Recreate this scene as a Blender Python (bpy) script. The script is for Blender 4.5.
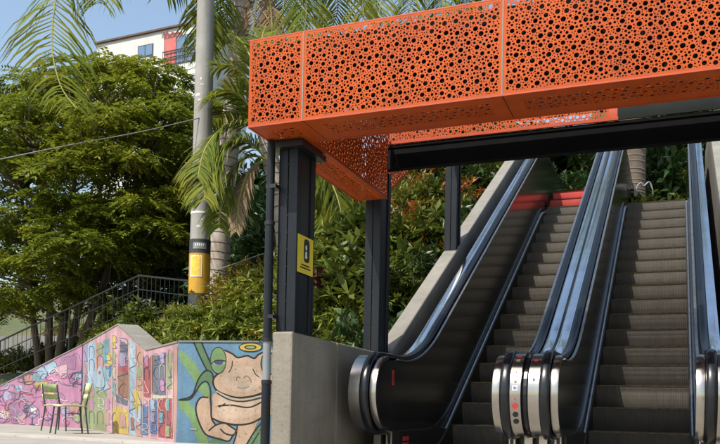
import bpy, bmesh, math, random
import numpy as np
from mathutils import Vector, Matrix
from mathutils.geometry import delaunay_2d_cdt

for o in list(bpy.data.objects):
    bpy.data.objects.remove(o)
scene = bpy.context.scene
COL = scene.collection
R = math.radians

# ------------------------------------------------------------------ camera
F, PSI, RHO, TH, SH, EYE = 798.42, 0.37342, 0.019506, 0.019374, 170.0, 0.57
_fw = Vector((-math.sin(PSI) * math.cos(TH), math.cos(PSI) * math.cos(TH), math.sin(TH)))
_r = Vector((math.cos(PSI), math.sin(PSI), 0))
_u = _r.cross(_fw)
CR = _r * math.cos(RHO) + _u * math.sin(RHO)
CU = -_r * math.sin(RHO) + _u * math.cos(RHO)
EYEP = Vector((0, 0, EYE))
cd = bpy.data.cameras.new('camera')
cam = bpy.data.objects.new('camera', cd)
COL.objects.link(cam)
cd.sensor_width = 36.0
cd.lens = F * 36.0 / 720.0
cd.shift_y = SH / 720.0
cd.clip_start = 0.05
cd.clip_end = 3000
mw = Matrix((CR, CU, -_fw)).transposed().to_4x4()
mw.translation = EYEP
cam.matrix_world = mw
scene.camera = cam

# ------------------------------------------------------------------ sky, sun, exposure
SUN_EL, SUN_DX, SUN_DY = R(54), -0.40, -0.92          # towards the sun: left of and behind the camera
world = bpy.data.worlds.new('World')
scene.world = world
world.use_nodes = True
wn = world.node_tree
bg = wn.nodes['Background']
sky = wn.nodes.new('ShaderNodeTexSky')
sky.sky_type = 'NISHITA'
sky.sun_disc = False
sky.sun_elevation = SUN_EL
sky.sun_rotation = math.atan2(SUN_DX, SUN_DY)
sky.altitude = 0
sky.air_density = 1.5
sky.dust_density = 2.0
sky.ozone_density = 1.0
wn.links.new(sky.outputs[0], bg.inputs[0])
bg.inputs[1].default_value = 0.14
ld = bpy.data.lights.new('sun', 'SUN')
ld.energy = 4.3
ld.angle = R(0.53)
ld.color = (1.0, 0.94, 0.84)
sun = bpy.data.objects.new('sun', ld)
COL.objects.link(sun)
_h = math.hypot(SUN_DX, SUN_DY)
sdir = Vector((SUN_DX / _h * math.cos(SUN_EL), SUN_DY / _h * math.cos(SUN_EL), math.sin(SUN_EL)))
sun.rotation_euler = sdir.to_track_quat('Z', 'Y').to_euler()
sun.location = (-6, -8, 14)
vs = scene.view_settings
vs.view_transform = 'Standard'
vs.look = 'None'
vs.exposure = 0.5
vs.gamma = 1.0
vs.use_curve_mapping = False
scene.render.engine = 'CYCLES'


# ------------------------------------------------------------------ helpers
def ray(x, y):
    return _fw + CR * ((x - 360) / F) + CU * ((222 + SH - y) / F)


def at(x, y, X=None, Y=None, Z=None, D=None):
    """a photograph pixel carried out to a plane or to a distance"""
    d = ray(x, y)
    if D is not None:
        t = D
    elif X is not None:
        t = X / d.x
    elif Y is not None:
        t = Y / d.y
    else:
        t = (Z - EYE) / d.z
    return EYEP + d * t


def on_wall(x, y, P, Q):
    d = ray(x, y)
    n = Vector((-(Q.y - P.y), Q.x - P.x, 0))
    t = (P - EYEP).dot(n) / d.dot(n)
    return EYEP + d * t


def mat(name, col, rough=0.6, metal=0.0, var=0.12, scale=6.0, bump=0.0, bscale=60.0, spec=0.5, col2=None,
        island=0.0, trans=0.0, streak=0.0, coord='Object', detail=6.0, speck=0.0, hue=0.0):
    m = bpy.data.materials.new(name)
    m.use_nodes = True
    nt = m.node_tree
    b = nt.nodes['Principled BSDF']
    b.inputs['Roughness'].default_value = rough
    b.inputs['Metallic'].default_value = metal
    b.inputs['Specular IOR Level'].default_value = spec
    tc = nt.nodes.new('ShaderNodeTexCoord')
    nz = nt.nodes.new('ShaderNodeTexNoise')
    nz.inputs['Scale'].default_value = scale
    nz.inputs['Detail'].default_value = detail
    nz.inputs['Roughness'].default_value = 0.62
    nt.links.new(tc.outputs[coord], nz.inputs['Vector'])
    mr = nt.nodes.new('ShaderNodeMapRange')
    mr.inputs[1].default_value = 0.3
    mr.inputs[2].default_value = 0.7
    nt.links.new(nz.outputs['Fac'], mr.inputs[0])
    mix = nt.nodes.new('ShaderNodeMix')
    mix.data_type = 'RGBA'
    a = tuple(max(0, c * (1 - var)) for c in col)
    c2 = col2 if col2 else tuple(min(1, c * (1 + var)) for c in col)
    if col2:
        a = col
    mix.inputs[6].default_value = (*a, 1)
    mix.inputs[7].default_value = (*c2, 1)
    nt.links.new(mr.outputs[0], mix.inputs[0])
    out = mix.outputs[2]
    if streak > 0:
        mp = nt.nodes.new('ShaderNodeMapping')
        mp.inputs['Scale'].default_value = (9, 9, 0.7)
        nt.links.new(tc.outputs[coord], mp.inputs['Vector'])
        n2 = nt.nodes.new('ShaderNodeTexNoise')
        n2.inputs['Scale'].default_value = 1.6
        n2.inputs['Detail'].default_value = 5
        nt.links.new(mp.outputs[0], n2.inputs['Vector'])
        m2 = nt.nodes.new('ShaderNodeMapRange')
        m2.inputs[1].default_value = 0.45
        m2.inputs[2].default_value = 0.75
        m2.inputs[3].default_value = 0
        m2.inputs[4].default_value = streak
        nt.links.new(n2.outputs['Fac'], m2.inputs[0])
        mx = nt.nodes.new('ShaderNodeMix')
        mx.data_type = 'RGBA'
        mx.inputs[7].default_value = (0.05, 0.045, 0.035, 1)
        nt.links.new(m2.outputs[0], mx.inputs[0])
        nt.links.new(out, mx.inputs[6])
        out = mx.outputs[2]
    if speck > 0:
        n3 = nt.nodes.new('ShaderNodeTexNoise')
        n3.inputs['Scale'].default_value = 45
        n3.inputs['Detail'].default_value = 2
        nt.links.new(tc.outputs[coord], n3.inputs['Vector'])
        m3 = nt.nodes.new('ShaderNodeMapRange')
        m3.inputs[1].default_value = 0.62
        m3.inputs[2].default_value = 0.7
        m3.inputs[3].default_value = 0
        m3.inputs[4].default_value = speck
        nt.links.new(n3.outputs['Fac'], m3.inputs[0])
        mx = nt.nodes.new('ShaderNodeMix')
        mx.data_type = 'RGBA'
        mx.inputs[7].default_value = (0.06, 0.055, 0.05, 1)
        nt.links.new(m3.outputs[0], mx.inputs[0])
        nt.links.new(out, mx.inputs[6])
        out = mx.outputs[2]
    if island > 0:
        ge = nt.nodes.new('ShaderNodeNewGeometry')
        hs = nt.nodes.new('ShaderNodeHueSaturation')
        m4 = nt.nodes.new('ShaderNodeMapRange')
        m4.inputs[3].default_value = 1 - island
        m4.inputs[4].default_value = 1 + island
        nt.links.new(ge.outputs['Random Per Island'], m4.inputs[0])
        nt.links.new(m4.outputs[0], hs.inputs['Value'])
        if hue > 0:
            ma = nt.nodes.new('ShaderNodeMath')
            ma.operation = 'MULTIPLY'
            ma.inputs[1].default_value = 37.31
            fr = nt.nodes.new('ShaderNodeMath')
            fr.operation = 'FRACT'
            m5 = nt.nodes.new('ShaderNodeMapRange')
            m5.inputs[3].default_value = 0.5 - hue
            m5.inputs[4].default_value = 0.5 + hue * 0.4
            nt.links.new(ge.outputs['Random Per Island'], ma.inputs[0])
            nt.links.new(ma.outputs[0], fr.inputs[0])
            nt.links.new(fr.outputs[0], m5.inputs[0])
            nt.links.new(m5.outputs[0], hs.inputs['Hue'])
        nt.links.new(out, hs.inputs['Color'])
        out = hs.outputs[0]
    nt.links.new(out, b.inputs['Base Color'])
    if bump > 0:
        nb = nt.nodes.new('ShaderNodeTexNoise')
        nb.inputs['Scale'].default_value = bscale
        nb.inputs['Detail'].default_value = 5
        nt.links.new(tc.outputs[coord], nb.inputs['Vector'])
        bp = nt.nodes.new('ShaderNodeBump')
        bp.inputs['Strength'].default_value = bump
        bp.inputs['Distance'].default_value = 0.01
        nt.links.new(nb.outputs['Fac'], bp.inputs['Height'])
        nt.links.new(bp.outputs[0], b.inputs['Normal'])
    if trans > 0:
        tr = nt.nodes.new('ShaderNodeBsdfTranslucent')
        nt.links.new(out, tr.inputs['Color'])
        ms = nt.nodes.new('ShaderNodeMixShader')
        ms.inputs[0].default_value = trans
        nt.links.new(b.outputs[0], ms.inputs[1])
        nt.links.new(tr.outputs[0], ms.inputs[2])
        nt.links.new(ms.outputs[0], nt.nodes['Material Output'].inputs['Surface'])
    return m


class MB:
    """collects shapes, then links them as ONE mesh object"""
    def __init__(s):
        s.v = []
        s.f = []
        s.mi = []

    def add(s, vs_, fs, mi=0):
        b = len(s.v)
        s.v.extend([tuple(p) for p in vs_])
        s.f.extend([tuple(b + i for i in f) for f in fs])
        s.mi.extend([mi] * len(fs))
        return s

    def box(s, a, b, mi=0):
        x0, y0, z0 = a
        x1, y1, z1 = b
        return s.add([(x0, y0, z0), (x1, y0, z0), (x1, y1, z0), (x0, y1, z0), (x0, y0, z1), (x1, y0, z1), (x1, y1, z1), (x0, y1, z1)],
                     [(0, 3, 2, 1), (4, 5, 6, 7), (0, 1, 5, 4), (1, 2, 6, 5), (2, 3, 7, 6), (3, 0, 4, 7)], mi)

    def obox(s, c, ax, ay, az, mi=0):
        c, ax, ay, az = map(Vector, (c, ax, ay, az))
        vv = [c + ax * i + ay * j + az * k for k in (-1, 1) for i, j in ((-1, -1), (1, -1), (1, 1), (-1, 1))]
        return s.add(vv, [(0, 3, 2, 1), (4, 5, 6, 7), (0, 1, 5, 4), (1, 2, 6, 5), (2, 3, 7, 6), (3, 0, 4, 7)], mi)

    def tube(s, pts, rad, n=8, mi=0, cap=True):
        pts = [Vector(p) for p in pts]
        k = len(pts)
        rs = rad if hasattr(rad, '__len__') else [rad] * k
        up = None
        vv = []
        for i in range(k):
            t = (pts[min(i + 1, k - 1)] - pts[max(i - 1, 0)]).normalized()
            if up is None:
                up = Vector((0, 0, 1)) if abs(t.z) < 0.9 else Vector((1, 0, 0))
            a = t.cross(up).normalized()
            up = a.cross(t).normalized()
            for j in range(n):
                q = 2 * math.pi * j / n
                vv.append(pts[i] + (a * math.cos(q) + up * math.sin(q)) * rs[i])
        ff = [(i * n + j, i * n + (j + 1) % n, (i + 1) * n + (j + 1) % n, (i + 1) * n + j) for i in range(k - 1) for j in range(n)]
        if cap:
            ff.append(tuple(range(n))[::-1])
            ff.append(tuple((k - 1) * n + j for j in range(n)))
        return s.add(vv, ff, mi)

    def sweepx(s, path, prof, x0, mi=0, closed=True, cap=True):
        """path of (y, z), profile of (dx, normal offset)"""
        k, n = len(path), len(prof)
        vv = []
        for i in range(k):
            a, b = path[max(i - 1, 0)], path[min(i + 1, k - 1)]
            ty, tz = b[0] - a[0], b[1] - a[1]
            L = math.hypot(ty, tz) or 1
            ny, nz_ = -tz / L, ty / L
            for dx, dn in prof:
                vv.append((x0 + dx, path[i][0] + ny * dn, path[i][1] + nz_ * dn))
        m = n if closed else n - 1
        ff = [(i * n + j, i * n + (j + 1) % n, (i + 1) * n + (j + 1) % n, (i + 1) * n + j) for i in range(k - 1) for j in range(m)]
        if cap and closed:
            ff.append(tuple(range(n))[::-1])
            ff.append(tuple((k - 1) * n + j for j in range(n)))
        return s.add(vv, ff, mi)

    def prismx(s, poly, x0, x1, mi=0):
        n = len(poly)
        vv = [(x0, y, z) for y, z in poly] + [(x1, y, z) for y, z in poly]
        ff = [tuple(range(n)), tuple(range(2 * n - 1, n - 1, -1))] + [(i, n + i, n + (i + 1) % n, (i + 1) % n) for i in range(n)]
        return s.add(vv, ff, mi)

    def build(s, name, mats, parent=None, smooth=False, bevel=0.0):
        me = bpy.data.meshes.new(name)
        me.from_pydata(s.v, [], s.f)
        if not isinstance(mats, (list, tuple)):
            mats = [mats]
        for m in mats:
            me.materials.append(m)
        if len(mats) > 1:
            me.polygons.foreach_set('material_index', s.mi)
        bm = bmesh.new()
        bm.from_mesh(me)
        bmesh.ops.recalc_face_normals(bm, faces=bm.faces)
        bm.to_mesh(me)
        bm.free()
        if smooth:
            me.shade_smooth()
            if smooth != 'all':
                me.set_sharp_from_angle(angle=R(40))
        o = bpy.data.objects.new(name, me)
        COL.objects.link(o)
        if parent:
            o.parent = parent
        if bevel:
            md = o.modifiers.new('bevel', 'BEVEL')
            md.width = bevel
            md.segments = 2
            md.limit_method = 'ANGLE'
        return o


def rawmesh(name, V, Fc, mats, parent=None, mi=None, smooth=False):
    me = bpy.data.meshes.new(name)
    me.from_pydata(V, [], Fc)
    for m in (mats if isinstance(mats, (list, tuple)) else [mats]):
        me.materials.append(m)
    if mi is not None:
        me.polygons.foreach_set('material_index', mi)
    if smooth:
        me.shade_smooth()
    o = bpy.data.objects.new(name, me)
    COL.objects.link(o)
    if parent:
        o.parent = parent
    return o


def thing(name, label, cat, loc=(0, 0, 0), rz=0, group=None):
    o = bpy.data.objects.new(name, None)
    o.empty_display_size = 0.1
    COL.objects.link(o)
    o.location = loc
    o.rotation_euler = (0, 0, rz)
    return tag(o, label, cat, group)


def tag(o, label, cat, group=None):
    o['label'] = label
    o['category'] = cat
    if group:
        o['group'] = group
    return o


def structure(o):
    o['kind'] = 'structure'
    return o


def copy_tree(src, parent=None):
    c = src.copy()
    COL.objects.link(c)
    c.parent = parent
    for ch in [q for q in bpy.data.objects if q.parent == src]:
        copy_tree(ch, c)
    return c


def bez(p0, p1, p2, n=8):
    return [((1 - t) ** 2 * p0[0] + 2 * t * (1 - t) * p1[0] + t * t * p2[0], (1 - t) ** 2 * p0[1] + 2 * t * (1 - t) * p1[1] + t * t * p2[1])
            for t in [i / n for i in range(n + 1)]]


def smooth_curve(pts, closed=False, n=6):
    P = [np.array(p, float) for p in pts]
    k = len(P)
    out = []
    for i in range(k if closed else k - 1):
        if closed:
            a, b, c, d = P[i - 1], P[i], P[(i + 1) % k], P[(i + 2) % k]
        else:
            a, b, c, d = P[max(i - 1, 0)], P[i], P[i + 1], P[min(i + 2, k - 1)]
        for j in range(n):
            t = j / n
            out.append(0.5 * (2 * b + (c - a) * t + (2 * a - 5 * b + 4 * c - d) * t * t + (3 * b - a - 3 * c + d) * t ** 3))
    if not closed:
        out.append(P[-1])
    return out


# ------------------------------------------------------------------ materials
m_orange = mat('orange_paint', (0.35, 0.052, 0.004), 0.55, 0, 0.10, 3, spec=0.2, col2=(0.47, 0.080, 0.008), bump=0.05, bscale=150, streak=0.22)
m_orange_flat = mat('orange_paint_edge', (0.42, 0.055, 0.012), 0.45, 0, 0.12, 8, streak=0.12)
m_black = mat('black_painted_steel', (0.009, 0.010, 0.012), 0.42, 0.0, 0.3, 7, bump=0.04, spec=0.5, streak=0.1)
m_blackin = mat('black_backing', (0.006, 0.006, 0.006), 0.9, 0, 0.2, 5, spec=0.1)
m_blueblack = mat('blue_black_paint', (0.008, 0.011, 0.016), 0.40, 0.0, 0.3, 6, spec=0.28, bump=0.04, streak=0.15)
m_conc = mat('concrete', (0.17, 0.15, 0.118), 0.85, 0, 0.18, 2.2, bump=0.35, bscale=40, col2=(0.27, 0.245, 0.20), streak=0.18, speck=0.35)
m_conc2 = mat('parapet_concrete', (0.165, 0.155, 0.135), 0.85, 0, 0.18, 2.0, bump=0.3, bscale=40, col2=(0.25, 0.235, 0.205), streak=0.15, speck=0.25)
m_pave = mat('pavement', (0.25, 0.23, 0.20), 0.88, 0, 0.1, 1.3, bump=0.2, bscale=60, col2=(0.34, 0.32, 0.285), speck=0.25)
m_steel = mat('brushed_steel', (0.42, 0.40, 0.37), 0.25, 1.0, 0.10, 12, bump=0.03, bscale=90)
m_deck = mat('deck_steel', (0.88, 0.88, 0.87), 0.12, 1.0, 0.14, 4, bump=0.02, bscale=20)
m_rubber = mat('handrail_rubber', (0.008, 0.009, 0.012), 0.26, 0, 0.2, 9, spec=0.45)
m_tube = mat('skirt_steel', (0.52, 0.51, 0.49), 0.34, 1.0, 0.2, 12)
m_glass = mat('dark_glass', (0.012, 0.012, 0.012), 0.16, 0, 0.3, 3, spec=0.22)
m_skirt = mat('black_skirt', (0.012, 0.012, 0.012), 0.28, 0.0, 0.3, 6)
m_yellow = mat('sign_yellow', (0.80, 0.62, 0.03), 0.45, 0, 0.08, 9)
m_pole_yellow = mat('pole_yellow', (0.50, 0.27, 0.015), 0.6, 0, 0.15, 6, streak=0.15)
m_white = mat('white_paint', (0.75, 0.74, 0.71), 0.6, 0, 0.08, 5, streak=0.1)
m_red = mat('red_paint', (0.40, 0.035, 0.025), 0.5, 0, 0.2, 8, streak=0.15)
m_gold = mat('demarcation_yellow', (0.36, 0.30, 0.19), 0.5, 0, 0.6, 14)
m_redstick = mat('red_sticker', (0.50, 0.04, 0.04), 0.5, 0, 0.2, 30)
m_blackstick = mat('black_sticker', (0.015, 0.015, 0.015), 0.5, 0, 0.2, 30)
m_bluestick = mat('blue_sticker', (0.05, 0.14, 0.42), 0.5, 0, 0.2, 30)

# escalator step metal with cleat grooves
m_step = mat('step_metal', (0.145, 0.135, 0.118), 0.5, 0.2, 0.3, 5, col2=(0.205, 0.19, 0.165), streak=0.15)
_nt = m_step.node_tree
_tc = [n for n in _nt.nodes if n.type == 'TEX_COORD'][0]
_w = _nt.nodes.new('ShaderNodeTexWave')
_w.bands_direction = 'X'
_w.inputs['Scale'].default_value = 31
_w.inputs['Distortion'].default_value = 0
_nt.links.new(_tc.outputs['Object'], _w.inputs['Vector'])
_b = _nt.nodes.new('ShaderNodeBump')
_b.inputs['Strength'].default_value = 0.9
_b.inputs['Distance'].default_value = 0.006
_nt.links.new(_w.outputs['Fac'], _b.inputs['Height'])
_nt.links.new(_b.outputs[0], _nt.nodes['Principled BSDF'].inputs['Normal'])

# foliage
m_tree = mat('tree_leaf', (0.105, 0.158, 0.016), 0.5, 0, 0.2, 0.5, col2=(0.22, 0.245, 0.022), island=0.4, hue=0.025, trans=0.42, spec=0.25)
m_bush = mat('bush_leaf', (0.10, 0.165, 0.022), 0.5, 0, 0.2, 0.9, col2=(0.23, 0.25, 0.035), island=0.45, hue=0.03, trans=0.3, spec=0.3)
m_bush_l = mat('lime_bush_leaf', (0.12, 0.175, 0.015), 0.5, 0, 0.2, 1.4, col2=(0.25, 0.25, 0.024), island=0.45, hue=0.03, trans=0.28, spec=0.3)
m_slope_shaded = mat('shaded_slope_leaf', (0.042, 0.082, 0.012), 0.45, 0, 0.2, 0.9, col2=(0.12, 0.14, 0.018), island=0.5, hue=0.03, trans=0.28, spec=0.35)  # bush leaf darkened, the slope's partial shade put into its colour
m_slope_shaded_l = mat('lighter_shaded_slope_leaf', (0.085, 0.12, 0.012), 0.5, 0, 0.2, 1.4, col2=(0.18, 0.17, 0.018), island=0.5, hue=0.04, trans=0.28, spec=0.3)  # lime leaf darkened the same way for the shaded slope
m_bush_y = mat('yellow_bush_leaf', (0.20, 0.20, 0.022), 0.5, 0, 0.2, 2.5, col2=(0.30, 0.235, 0.035), island=0.4, hue=0.05, trans=0.22, spec=0.35)
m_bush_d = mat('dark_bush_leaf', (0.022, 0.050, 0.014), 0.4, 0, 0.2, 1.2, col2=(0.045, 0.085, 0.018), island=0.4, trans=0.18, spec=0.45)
m_croton = mat('croton_leaf', (0.36, 0.07, 0.015), 0.45, 0, 0.2, 3.0, col2=(0.30, 0.20, 0.025), island=0.4, hue=0.04, trans=0.2, spec=0.4)
m_maroon = mat('maroon_leaf', (0.10, 0.018, 0.022), 0.4, 0, 0.2, 3.0, island=0.4, trans=0.2, spec=0.45)
m_palm = mat('palm_leaf', (0.065, 0.115, 0.012), 0.65, 0, 0.2, 1.2, col2=(0.19, 0.20, 0.020), island=0.45, hue=0.025, trans=0.35, spec=0.12)
m_palm_dry = mat('dry_palm_leaf', (0.17, 0.12, 0.065), 0.8, 0, 0.2, 3, col2=(0.26, 0.17, 0.08), island=0.3, trans=0.2)
m_rachis = mat('palm_rachis', (0.24, 0.22, 0.05), 0.5, 0, 0.2, 3)
m_bark = mat('tree_bark', (0.085, 0.062, 0.045), 0.9, 0, 0.3, 3, bump=0.6, bscale=18, col2=(0.15, 0.12, 0.09))
m_ptrunk = mat('palm_trunk_bark', (0.30, 0.25, 0.20), 0.9, 0, 0.2, 4, bump=0.5, bscale=25, col2=(0.46, 0.41, 0.35), streak=0.2)
m_pring = mat('palm_ring_scar', (0.16, 0.12, 0.09), 0.9, 0, 0.2, 9)
m_stem = mat('green_stem', (0.08, 0.085, 0.03), 0.7, 0, 0.2, 5)
m_soil = mat('soil', (0.055, 0.045, 0.03), 0.95, 0, 0.3, 1.5, bump=0.5, bscale=12, col2=(0.05, 0.075, 0.02))
m_flower = mat('orange_petal', (0.75, 0.26, 0.05), 0.6, 0, 0.2, 9, island=0.3, trans=0.2)

rng = random.Random(7)
npr = np.random.default_rng(11)

GZ = 0.07   # patio level
# ------------------------------------------------------------------ ground and hillside
A_ = at(178, 443, Z=GZ)
C_ = at(82, 428, Z=GZ)
D_ = at(0, 423.4, Z=GZ)
B_ = Vector((A_.x, A_.y, 0)) + Vector((_r.x, _r.y, 0)).normalized() * 1.75
E_ = D_ + (D_ - C_).normalized() * 9

g = MB()
g.add([(-400, -200, GZ - 0.09), (400, -200, GZ - 0.09), (400, 900, GZ - 0.09), (-400, 900, GZ - 0.09)], [(0, 1, 2, 3)])
structure(g.build('ground', m_soil))
g = MB()
g.add([(-40, -12, GZ), (1.6, -12, GZ), (1.6, 5.95, GZ), (-2.3, 5.95, GZ), (-2.3, 9.6, GZ), (-5.2, 9.6, GZ), (-9.2, 12.6, GZ), (-16, 16.4, GZ), (-40, 24, GZ)],
      [tuple(range(9))])
structure(g.build('pavement', m_pave))


def seg_dist(x, y, P, Q):
    dx, dy = Q.x - P.x, Q.y - P.y
    t = max(0, min(1, ((x - P.x) * dx + (y - P.y) * dy) / (dx * dx + dy * dy)))
    return math.hypot(x - P.x - t * dx, y - P.y - t * dy)


BOUND = [E_, D_, C_, A_, B_]


def sst(a, b, x):
    t = max(0, min(1, (x - a) / (b - a)))
    return t * t * (3 - 2 * t)


def hill(x, y):
    s = min(seg_dist(x, y, BOUND[i], BOUND[i + 1]) for i in range(4))
    hr = 0.25 + 0.6 * (y - 6.4)
    if y > 17:
        hr = 0.25 + 0.6 * 10.6 + 0.10 * (y - 17)
    hl = 0.95 + 0.13 * min(s, 14) + 0.06 * max(0, s - 14)
    w = sst(-8.5, -5.2, x)
    h = hl * (1 - w) + max(0.3, hr) * w
    cap = 1.08 + 0.55 * s
    if x < -4.6:
        h = min(h, cap)
    return h + 0.12 * math.sin(x * 1.7 + y) * math.sin(y * 1.3)


def inside_hill(x, y):
    # behind the mural walls, left of the escalator parapet
    if x > -2.42:
        return False
    if x > -4.6:
        return y > 6.35 + max(0, (-x - 2.42)) * 1.15
    pts = [B_, A_, C_, D_, E_]
    for i in range(4):
        P, Q = pts[i], pts[i + 1]
        if Q.x <= x <= P.x:
            yy = P.y + (Q.y - P.y) * (x - P.x) / (Q.x - P.x)
            return y > yy + 0.16
    return y > 17


xs = [-2.42 - 0.3 * i for i in range(60)] + [-20.5 - 2.5 * i for i in range(16)]
V, Fc = [], []
NYH = 70
for x in xs:
    if x > -4.6:
        y0 = 6.35 + max(0, (-x - 2.42)) * 1.15
    else:
        y0 = 17
        pts = [B_, A_, C_, D_, E_]
        for i in range(4):
            P, Q = pts[i], pts[i + 1]
            if Q.x <= x <= P.x:
                y0 = P.y + (Q.y - P.y) * (x - P.x) / (Q.x - P.x) + 0.14
    for j in range(NYH):
        y = y0 + (j / (NYH - 1)) ** 2 * 60
        V.append((x, y, hill(x, y)))
for i in range(len(xs) - 1):
    for j in range(NYH - 1):
        a = i * NYH + j
        Fc.append((a, a + 1, a + NYH + 1, a + NYH))
structure(rawmesh('hillside', V, Fc, m_soil, smooth=True))
# bank beyond the upper landing
V, Fc = [], []
for i in range(30):
    for j in range(24):
        x, y = -2.42 + i * 0.5, 15.6 + j * 0.7
        V.append((x, y, 3.6 + max(0, (y - 15.6)) * 0.62 + 0.15 * math.sin(x * 2 + y)))
for i in range(29):
    for j in range(23):
        a = i * 24 + j
        Fc.append((a, a + 1, a + 25, a + 24))
structure(rawmesh('upper_bank', V, Fc, m_soil, smooth=True))
V, Fc = [], []
for i in range(60):
    an = PSI + R(-60 + i * 2.0)
    for j in range(14):
        d_ = 48 + 9 * j
        zz = 1.0 + 15.0 * sst(0, 9, j) + 1.6 * math.sin(i * 0.55 + j * 0.7) + 1.2 * math.sin(i * 1.3)
        V.append((-math.sin(an) * d_, math.cos(an) * d_, zz))
for i in range(59):
    for j in range(13):
        a = i * 14 + j
        Fc.append((a, a + 1, a + 15, a + 14))
structure(rawmesh('far_hill', V, Fc, mat('far_hill_green', (0.05, 0.075, 0.025), 0.95, 0, 0.4, 0.15, col2=(0.14, 0.13, 0.06), bump=0.8, bscale=0.7), smooth=True))
g = MB()
g.box((-2.42, 12.74, 0.0), (6, 16.2, 3.74))
structure(g.build('upper_landing', m_conc2))

# ------------------------------------------------------------------ escalators
TAN = 0.601
RUN, RISE = 0.3484, 0.2093
Y0, Z0 = 7.142, 0.409


def nz(y):
    return Z0 + TAN * (y - Y0)


NC, NR = (5.34, 0.675), 0.29


def handrail_path(off=0.0):
    r_ = NR + off
    p = [(5.95, NC[1] - r_), (5.65, NC[1] - r_)]
    for i in range(17):
        a = -math.pi / 2 - math.pi * i / 16
        p.append((NC[0] + r_ * math.cos(a), NC[1] + r_ * math.sin(a)))
    zt = NC[1] + r_
    h = 1.10 + off * 1.16
    yi = Y0 + (zt - Z0 - h) / TAN
    p.append((yi - 0.62, zt))
    p += bez((yi - 0.5, zt), (yi, zt), (yi + 0.5, zt + 0.5 * TAN), 10)
    y2 = 12.5
    for k in range(1, 7):
        y = yi + 0.5 + (y2 - 0.4 - yi - 0.5) * k / 6
        p.append((y, nz(y) + h))
    zz = nz(y2) + h
    p += bez((y2 - 0.39, nz(y2 - 0.39) + h), (y2, zz), (y2 + 0.5, zz), 6)
    p.append((15.2, zz))
    for i in range(1, 12):
        a = math.pi / 2 - math.pi * i / 11
        p.append((15.2 + r_ * math.cos(a), zz - r_ + r_ * math.sin(a)))
    p.append((13.2, zz - 2 * r_))
    return p


def low_path(h, zflat, y0=5.5):
    yi = Y0 + (zflat - Z0 - h) / TAN
    p = [(y0, zflat)] + bez((yi - 0.45, zflat), (yi, zflat), (yi + 0.45, zflat + 0.45 * TAN), 8)
    y2 = 12.5
    p.append((y2 - 0.4, nz(y2 - 0.4) + h))
    p += bez((y2 - 0.39, nz(y2 - 0.39) + h), (y2, nz(y2) + h), (y2 + 0.5, nz(y2) + h), 6)
    p.append((15.1, nz(y2) + h))
    return p


def circ(rx, ry, n=12, cx=0, cy=0):
    return [(cx + rx * math.cos(2 * math.pi * i / n), cy + ry * math.sin(2 * math.pi * i / n)) for i in range(n)]


def rect(x0, x1, n0, n1):
    return [(x0, n0), (x1, n0), (x1, n1), (x0, n1)]


STEPW = 0.795


def step_mesh():
    b = MB()
    n = 6
    prof = [(0.0, 0.0)]
    for i in range(n + 1):
        t = i / n
        prof.append((0.012 - 0.03 * math.sin(t * math.pi) * 0.6 + 0.05 * t, -0.012 - 0.235 * t))
    # riser (curved), nosing lip, tread
    w = STEPW / 2 + 0.006
    vv = []
    for y, z in prof:
        vv += [(-w, y, z), (w, y, z)]
    b.add(vv, [(2 * i, 2 * i + 1, 2 * i + 3, 2 * i + 2) for i in range(1, n + 1)], 0)
    b.add([(-w, 0.0, 0.0), (w, 0.0, 0.0), (w, 0.012, -0.012), (-w, 0.012, -0.012)], [(0, 1, 2, 3)], 1)
    b.add([(-w, -0.001, 0.0), (w, -0.001, 0.0), (w, 0.37, 0.0), (-w, 0.37, 0.0), (-w, 0.37, -0.06), (w, 0.37, -0.06)], [(0, 1, 2, 3), (3, 2, 5, 4)], 0)
    return b


step_proto = step_mesh().build('step', [m_step, m_gold])
red_proto = step_mesh().build('step', [m_red, m_red])


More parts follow.
